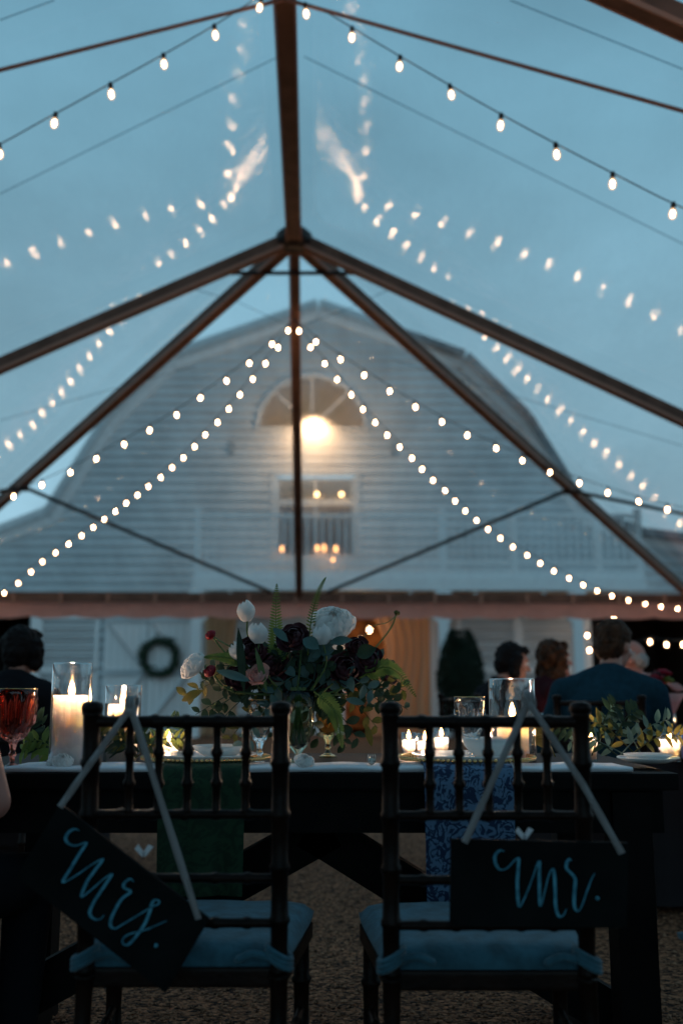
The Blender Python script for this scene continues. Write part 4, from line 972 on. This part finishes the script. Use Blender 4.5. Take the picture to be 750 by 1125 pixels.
# particular leaves
for (x0, y0, x1, y1, w_, mt) in [(268, 760, 262, 690, .011, 'leafdark'), (293, 760, 281, 712, .008, 'stem'), (238, 737, 275, 747, .012, 'leafblue'), (300, 690, 316, 704, .011, 'leafblue'), (333, 702, 350, 712, .018, 'leafblue'), (362, 706, 386, 702, .012, 'leafblue'), (380, 768, 400, 773, .010, 'leafblue'), (408, 820, 402, 795, .009, 'olive'), (200, 770, 222, 758, .012, 'olive'), (392, 720, 412, 712, .02, 'leafdark')]:
    m = MB(); a, b = FP(x0, y0, 2.58), FP(x1, y1, 2.56); leaf(m, a, b - a, (.1, -1, .3), (b - a).length, w_, .1); m.build('leaf', mt, arr)
def fern(pts, wmax, label=None, dens=30):
    P = smooth_pts([FP(*p) for p in pts], 8); m = MB(); m.tube(P, [.0022 - .0015 * i / len(P) for i in range(len(P))], 5); L_ = len(P)
    for i in range(dens):
        t = .12 + .88 * i / dens; f = t * (L_ - 1); k = min(L_ - 2, int(f)); p = P[k].lerp(P[k + 1], f - k); d = (P[k + 1] - P[k]).normalized(); s_ = d.cross(Vector((0, -1, .15))).normalized(); w_ = wmax * (1 - t) ** .7 * min(1, t * 5 + .2)
        for sg in (-1, 1): leaf(m, p, s_ * sg + d * .45 + Vector((0, -.1, 0)), (0, -1, .3), w_, max(.0016, w_ * .16), .15)
    m.build('fern_frond', 'fern', arr, label)
fern([(306, 735, 2.66), (303, 690, 2.66), (304, 641, 2.66)], .034, 'tall upright fern frond')
fern([(338, 720, 2.62), (342, 680, 2.62), (350, 650, 2.6), (358, 634, 2.58)], .018, 'narrow curling fern frond')
fern([(395, 745, 2.6), (420, 733, 2.58), (438, 740, 2.56), (457, 766, 2.55)], .032, 'arching fern frond at the right')
fern([(345, 760, 2.56), (365, 778, 2.53), (372, 800, 2.52), (376, 822, 2.51)], .030)
fern([(268, 728, 2.6), (245, 722, 2.6), (224, 722, 2.6)], .022)
for i in range(9):
    a = i * .7; m = MB(); m.tube([vb + Vector((.022 * math.cos(a), .022 * math.sin(a), .06)), vb + Vector((-.018 * math.cos(a + .5), -.02 * math.sin(a + .5), .20))], .0028, 6); m.build('stem', 'stem', vase)
m = MB(); m.tube(smooth_pts([FP(385, 720, 2.66), FP(408, 690, 2.68), FP(425, 684, 2.7), FP(436, 676, 2.74)], 5), .0015, 5); m.build('stem', 'stem', arr)
m = MB(); m.tube(smooth_pts([FP(262, 715, 2.6), FP(248, 708, 2.6), FP(233, 699, 2.62)], 5), .0022, 5); m.build('stem', 'stem', arr)
# greenery laid along the table
def table_green(label, spots, mts):
    t = thing('greenery_garland', label, 'greenery', (X(spots[0][0], spots[0][1]), spots[0][1], TZ), group='loose greenery laid on the table')
    for i, (px, Y, px2, py2) in enumerate(spots):
        b = Vector((X(px, Y), Y, TZ + .02)); e = FP(px2, py2, Y + .02); m = sprig('s', b, e, 11, .05, .0095, '', 300 + i + int(px), bow=.02, shape=.8); m.build('leafy_sprig', mts[i % len(mts)], t)
table_green('dark narrow leaves on the table beside the rose goblet', [(60, 2.66, 22, 800), (66, 2.64, 30, 815), (60, 2.66, 40, 790), (70, 2.7, 25, 825)], ['leafdark', 'fern'])
table_green('narrow leaves trailing around the shorter glass cylinder', [(150, 2.66, 104, 810), (150, 2.64, 112, 795), (120, 2.64, 160, 805), (120, 2.66, 168, 820), (150, 2.7, 205, 812), (170, 2.8, 196, 792)], ['leafdark', 'olive', 'leafdark'])
table_green('leafy stems laid between the tall slim votive and right table end', [(680, 2.70, 612, 800), (690, 2.7, 625, 815), (700, 2.72, 640, 790), (665, 2.72, 700, 778), (680, 2.7, 735, 790), (690, 2.7, 748, 808), (650, 2.74, 676, 772), (705, 2.74, 670, 785), (610, 2.7, 590, 806)], ['leafdark', 'leafblue', 'olive'])
for i, (px, Y, py, lb) in enumerate([(68, 2.47, 836, 'cream flower head lying at the foot of the tallest glass cylinder'), (333, 2.46, 836, 'small cream blossom lying in front of the vase')]):
    t = thing('cut_blossom', lb, 'flower', (X(px, Y), Y, TZ + .014)); m = MB()
    petals(m, (X(px, Y), Y, TZ + .018), (.2, -.5, .7), .02, .022, PEONY, 60 + i, .2); m.build('petals', 'petalwhite', t)
    if i == 0:
        m = MB(); petals(m, (X(px - 12, Y), Y + .01, TZ + .016), (-.5, -.3, .5), .013, .018, ROSE, 66, .2); m.build('petals', 'petalwhite', t)
    m = MB(); m.tube([(X(px, Y), Y + .01, TZ + .018), (X(px + 5, Y), Y + .05, TZ + .018)], .0025, 6); m.build('stem', 'stem', t)
# ------------------------------------------------------------------ people
def remesh(mb, vox, smooth=3, disp=0., ds=30.):
    me = bpy.data.meshes.new('tmp'); me.from_pydata([tuple(v) for v in mb.v], [], mb.f); o = bpy.data.objects.new('tmp', me); s2 = bpy.data.scenes.get('scratch') or bpy.data.scenes.new('scratch'); s2.collection.objects.link(o)
    r = o.modifiers.new('r', 'REMESH'); r.mode = 'VOXEL'; r.voxel_size = vox; s_ = o.modifiers.new('s', 'SMOOTH'); s_.iterations = smooth; s_.factor = .5
    with bpy.context.temp_override(scene=s2, view_layer=s2.view_layers[0]): dg = bpy.context.evaluated_depsgraph_get()
    dg.update(); out = bpy.data.meshes.new_from_object(o.evaluated_get(dg)); bpy.data.objects.remove(o)
    out.polygons.foreach_set('use_smooth', [True] * len(out.polygons))
    if disp:
        for v in out.vertices: v.co += v.normal * disp * noise.noise(v.co * ds)
    return out
def limb(m, a, b, ra, rb):
    a, b = Vector(a), Vector(b); n = 6; pts = [a.lerp(b, i / n) for i in range(n + 1)]; rs = [ra + (rb - ra) * i / n for i in range(n + 1)]
    m.tube(pts, rs, 14); m.ell(a, ra, 8); m.ell(b, rb, 8)
def person(label, x, y, rz, lean=.1, yaw=0., nod=0., top='navy', legs='black', skin='skin', hair='hairdark', style='short', k=1., side=0., arm=None, seat=.46, collar=None, sleeve=True, sc_=.935, shr=0.):
    t = thing('person', label, 'person', (0, 0, 0), 0)
    hipz = seat + .09; sh = .50 * k
    B_ = Vector((side * .3, lean, 0))
    def tp(px, py, pz):     # torso point, bends forward with height
        f = max(0, (pz - .1)) / sh; return Vector((px + side * .25 * f, py + lean * f * f * .6 + lean * .4 * f, hipz + pz * (1 - .12 * lean)))
    def mk(g=0., torso=True, arms=True, leg=True, head=True):
        m = MB()
        if torso:
            m.ell(tp(0, .0, .0), (.165 * k + g, .125 * k + g, .12 + g), 10); m.ell(tp(0, .01, .16), (.14 * k + g, .105 + g, .14 + g), 10); m.ell(tp(0, .0, .33), (.165 * k + g, .115 * k + g, .15 + g), 10)
            limb(m, tp(-.13 * k, -.01, .44 + shr), tp(.13 * k, -.01, .44 + shr), .066 + g, .066 + g)
            for s_ in (-1, 1): limb(m, tp(s_ * .015, -.012, .50), tp(s_ * .16 * k, -.012, .435 + shr), .060 + g * .6, .052 + g)
            m.tube([tp(0, -.01, .40), tp(0, -.005, .47), tp(0, .005, .52)], [.11 + g, .075 + g, .055 + g], 12)
        if arms:
            for s_ in (-1, 1):
                S_ = tp(s_ * .175 * k, -.01, .43 + shr); E = tp(s_ * .235 * k, .06 + lean * .3, .17); Wp = Vector((s_ * .13 + side * .3, .33 + lean, max(.79, seat + .33)))
                if arm: E, Wp = (Vector(q) for q in arm[s_])
                limb(m, S_, E, .052 * k + g, .040 * k + g)
                limb(m, E, Wp.lerp(E, .04 if g else 0), .040 * k + g, .026 + g)
                if head:
                    d = (Wp - E).normalized(); up = Vector((0, 0, 1)); sd = d.cross(up).normalized() * s_
                    m.ell(Wp + d * .045, (.038, .045, .018), 7)
                    for fi in range(4):
                        o_ = sd * (.028 - .019 * fi); l_ = (.062, .074, .07, .056)[fi]; q0 = Wp + d * .075 + o_; q1 = q0 + d * l_ * .55 - up * .006; q2 = q1 + d * l_ * .4 - up * .020
                        limb(m, q0, q1, .0095, .0088); limb(m, q1, q2, .0088, .0078)
                    q0 = Wp + d * .03 - sd * .03; q1 = q0 + d * .03 - sd * .025; limb(m, q0, q1, .011, .0095); limb(m, q1, q1 + d * .026, .0095, .0085)
        if leg:
            for s_ in (-1, 1):
                H_ = Vector((s_ * .09, .02, hipz - .01)); K = Vector((s_ * .12, .43, seat + .06)); An = Vector((s_ * .12, .40, .09))
                limb(m, H_, K, .085 + g, .058 + g); limb(m, K, An, .055 + g, .036 + g)
                if head: limb(m, An + Vector((0, -.02, -.045)), An + Vector((s_ * .02, .13, -.06)), .036, .028)
        return m
    nk = tp(0, .01, .52); R = Matrix.Rotation(yaw, 3, 'Z') @ Matrix.Rotation(-nod, 3, 'X'); hc = nk + Vector((0, .02, .0)) + R @ Vector((0, .02, .135))
    HP = lambda a, b, c: hc + R @ Vector((a, b, c))
    m = mk()
    limb(m, tp(0, .0, .48), HP(0, -.015, -.06), .055, .052)
    m.ell(HP(0, -.012, .02), (.074, .094, .098), 12, R); m.ell(HP(0, .022, -.045), (.056, .066, .066), 10, R)
    limb(m, HP(0, .085, .012), HP(0, .108, -.022), .009, .013); m.ell(HP(0, .083, -.096 + .01), (.026, .02, .018), 8, R)
    m.ell(HP(0, .080, .036), (.048, .018, .010), 8, R); m.ell(HP(0, .088, -.052), (.022, .011, .0075), 8, R)
    for s_ in (-1, 1): m.ell(HP(s_ * .076, -.012, -.008), (.011, .022, .032), 8, R); m.ell(HP(s_ * .04, .06, -.02), (.025, .022, .02), 8, R)
    def put(name, me, mt, par, lb=None):
        me.materials.clear(); me.materials.append(M[mt]); o = bpy.data.objects.new(name, me); COL.objects.link(o); o.parent = par
        if lb: o['label'] = lb
        return o
    body = put('body', remesh(m, .0085, 3), skin, t)
    for s_ in (-1, 1):
        q = MB(); q.ell(HP(s_ * .031, .079, .010), .0115, 8); q.build('eye', 'eye', t)
    g = mk(.014, leg=False, head=False, arms=sleeve); put('jacket' if top in ('navy', 'black') else 'top', remesh(g, .011, 4, .006, 9), top, t)
    g = mk(.012, torso=False, arms=False, head=False); g.ell(tp(0, .02, -.02), (.175 * k, .14, .12), 10); put('trousers', remesh(g, .013, 3), legs, t)
    if collar: q = MB(); q.tube([tp(.058 * math.cos(a) * 1.05, -.002 + .06 * math.sin(a), .505 + .012 * math.sin(a)) for a in [2 * PI * i / 20 for i in range(21)]], .013, 8); q.build('collar', collar, t)
    h = MB()
    if style in ('short', 'long', 'curly', 'bun'):
        h.ell(HP(0, -.026, .036), (.084, .095, .095), 12, R); h.ell(HP(0, -.05, -.01), (.078, .068, .085), 10, R); h.ell(HP(0, .045, .088), (.055, .045, .03), 8, R)
    if style == 'grey':
        h.ell(HP(0, -.062, -.01), (.076, .055, .06), 10, R)
        for s_ in (-1, 1): h.ell(HP(s_ * .068, -.01, .02), (.014, .045, .035), 8, R)
    if style in ('long', 'curly'):
        rn = random.Random(5)
        for i in range(34 if style == 'curly' else 16):
            a = rn.uniform(PI * .9, PI * 2.1); z_ = rn.uniform(-.2, .06); h.ell(HP(.085 * math.cos(a), -.01 + .075 * math.sin(a), z_), rn.uniform(.03, .045), 6)
    put('hair', remesh(h, .008, 2, .010 if style != 'curly' else .028, 55 if style != 'curly' else 30), hair, t)
    t.location = (x, y, 0); t.rotation_euler = (0, 0, rz); t.scale = (sc_, sc_, sc_); return t
def px2x(px, Y, z=1.15): return (px - 375) / F * (Y * cp + (z - CZ) * sp)
R_ = math.radians
person('guest in a dark navy suit seen from behind, leaning in beside the right edge', px2x(658, 4.55), 4.55, R_(-14), .16, R_(-30), R_(18), 'navy', 'black', hair='hairbrown', k=1.14, side=.22, sc_=.965, shr=-.01, collar='shirtwhite')
put_chair(px2x(658, 4.55) + .0, 4.55 + .06, R_(-14), 'dark chiavari chair under the suited guest at right')
person('guest with curly brown shoulder length hair facing right next to the navy suit', px2x(590, 6.0), 6.0, R_(-70), .08, R_(-10), .05, 'maroon', 'black', 'skin2', 'hairbrown', 'curly', .92)
put_chair(px2x(590, 6.0), 6.0, R_(-70), 'dark chiavari chair under the guest with curly brown hair')
person('guest with straight dark hair in black facing right, further from the suit', px2x(537, 5.8), 5.8, R_(-62), .10, R_(-25), .22, 'black', 'black', 'skin', 'hairdark', 'long', .90, seat=.44)
put_chair(px2x(537, 5.8), 5.8, R_(-62), 'dark chiavari chair under the guest with straight dark hair')
person('older guest with thin grey hair partly hidden behind the suited guest', px2x(715, 5.9), 5.9, R_(60), .1, R_(10), .1, 'black', 'black', 'skin2', 'hairgrey', 'grey', 1.)
put_chair(px2x(715, 5.9), 5.9, R_(60), 'dark chiavari chair under the older grey haired guest')
person('guest in a lavender shirt cut off by the right edge', px2x(822, 4.4), 4.4, R_(20), .12, 0, .1, 'lavender', 'black', 'skin2', 'hairgrey', 'short', 1.08)
put_chair(px2x(822, 4.4), 4.45, R_(20), 'dark chiavari chair under the guest in lavender')
person('guest with long dark hair and black jacket seen from behind at left', px2x(16, 4.7), 4.7, R_(-10), .05, R_(-20), .05, 'black', 'black', 'skin', 'hairdark', 'long', 1.05, collar='shirtwhite')
put_chair(px2x(16, 4.7), 4.75, R_(-10), 'dark chiavari chair under the guest with black jacket at left')
person('person at the left edge of the table, only a bare upper arm in view', -.97, 2.20, R_(-14), .05, R_(-30), 0, 'maroon', 'black', 'skin2', 'hairdark', 'long', 1.0, sleeve=False, arm={-1: ((-.30, .10, .74), (-.12, .36, .79)), 1: ((.255, .03, .76), (.10, .24, .79))})
# ------------------------------------------------------------------ guests' table at right with a bouquet
def round_table(x, y, label):
    t = thing('round_table', label, 'table', (x, y, 0)); m = MB(); m.lathe([(0, 0), (.28, 0), (.3, .03), (.05, .06), (.05, .70), (.3, .715), (0, .716)], (x, y, 0), 24); m.build('pedestal', 'tablewood', t)
    m = MB(); n = 72; vs = [(x, y, .745)]; rings = [(.60, .745, 0), (.75, .742, 0), (.765, .73, .2), (.775, .5, .7), (.79, .25, 1), (.80, .03, 1)]
    for r, z, f in rings:
        for k in range(n): a = 2 * PI * k / n; rr = r + f * .028 * math.sin(a * 14 + z); vs.append((x + rr * math.cos(a), y + rr * math.sin(a), z))
    fs = [(0, 1 + k, 1 + (k + 1) % n) for k in range(n)]
    for i in range(len(rings) - 1):
        for k in range(n): a = 1 + i * n; fs.append((a + k, a + n + k, a + n + (k + 1) % n, a + (k + 1) % n))
    m.add(vs, fs, True); tag(m.build('tablecloth', 'greycloth'), 'dark grey cloth over ' + label, 'tablecloth')
round_table(px2x(690, 5.25, .8), 5.30, 'the round table behind the suited guest')
round_table(px2x(-40, 5.6, .8), 5.6, 'the round table at far left')
q = U(722, 765, 5.0); bq = thing('bouquet', 'wrapped bouquet of pale and red blooms beyond the navy suit', 'flowers', (q.x, q.y, .75))
m = MB(); m.lathe([(0, 0), (.05, 0), (.06, .05), (.10, .13), (.13, .18), (.12, .18), (.05, .05), (0, .04)], (q.x, q.y, .746), 18); m.build('paper_wrap', 'petalpink', bq)
for i in range(16):
    a = random.random() * 6.28; r = random.random() * .12; m = MB(); petals(m, (q.x + r * math.cos(a), q.y + r * math.sin(a), .93 + random.random() * .08), (math.cos(a) * r * 5, math.sin(a) * r * 5, 1), .035, .045, ROSE, i); m.build('bloom', ['petalred', 'petalpink', 'fern', 'petaldark'][i % 4], bq)

for px, Y, lb in ((600, 5.02, 'far votive on the round table between the women and the suited guest'), (735, 5.1, 'far votive on the round table beside the wrapped bouquet'), (640, 5.55, 'far votive at the back of the round table, lighting the women'), (20, 5.2, 'far votive on the round table at far left')):
    c = copy_tree(vot_far); c['label'] = lb; c.location = (px2x(px, Y, .8), Y, .748)
    for ch in c.children:
        if ch.type == 'LIGHT': ch.data = ch.data.copy(); ch.data.energy = 3.0
if bpy.data.scenes.get('scratch'): bpy.data.scenes.remove(bpy.data.scenes['scratch'])
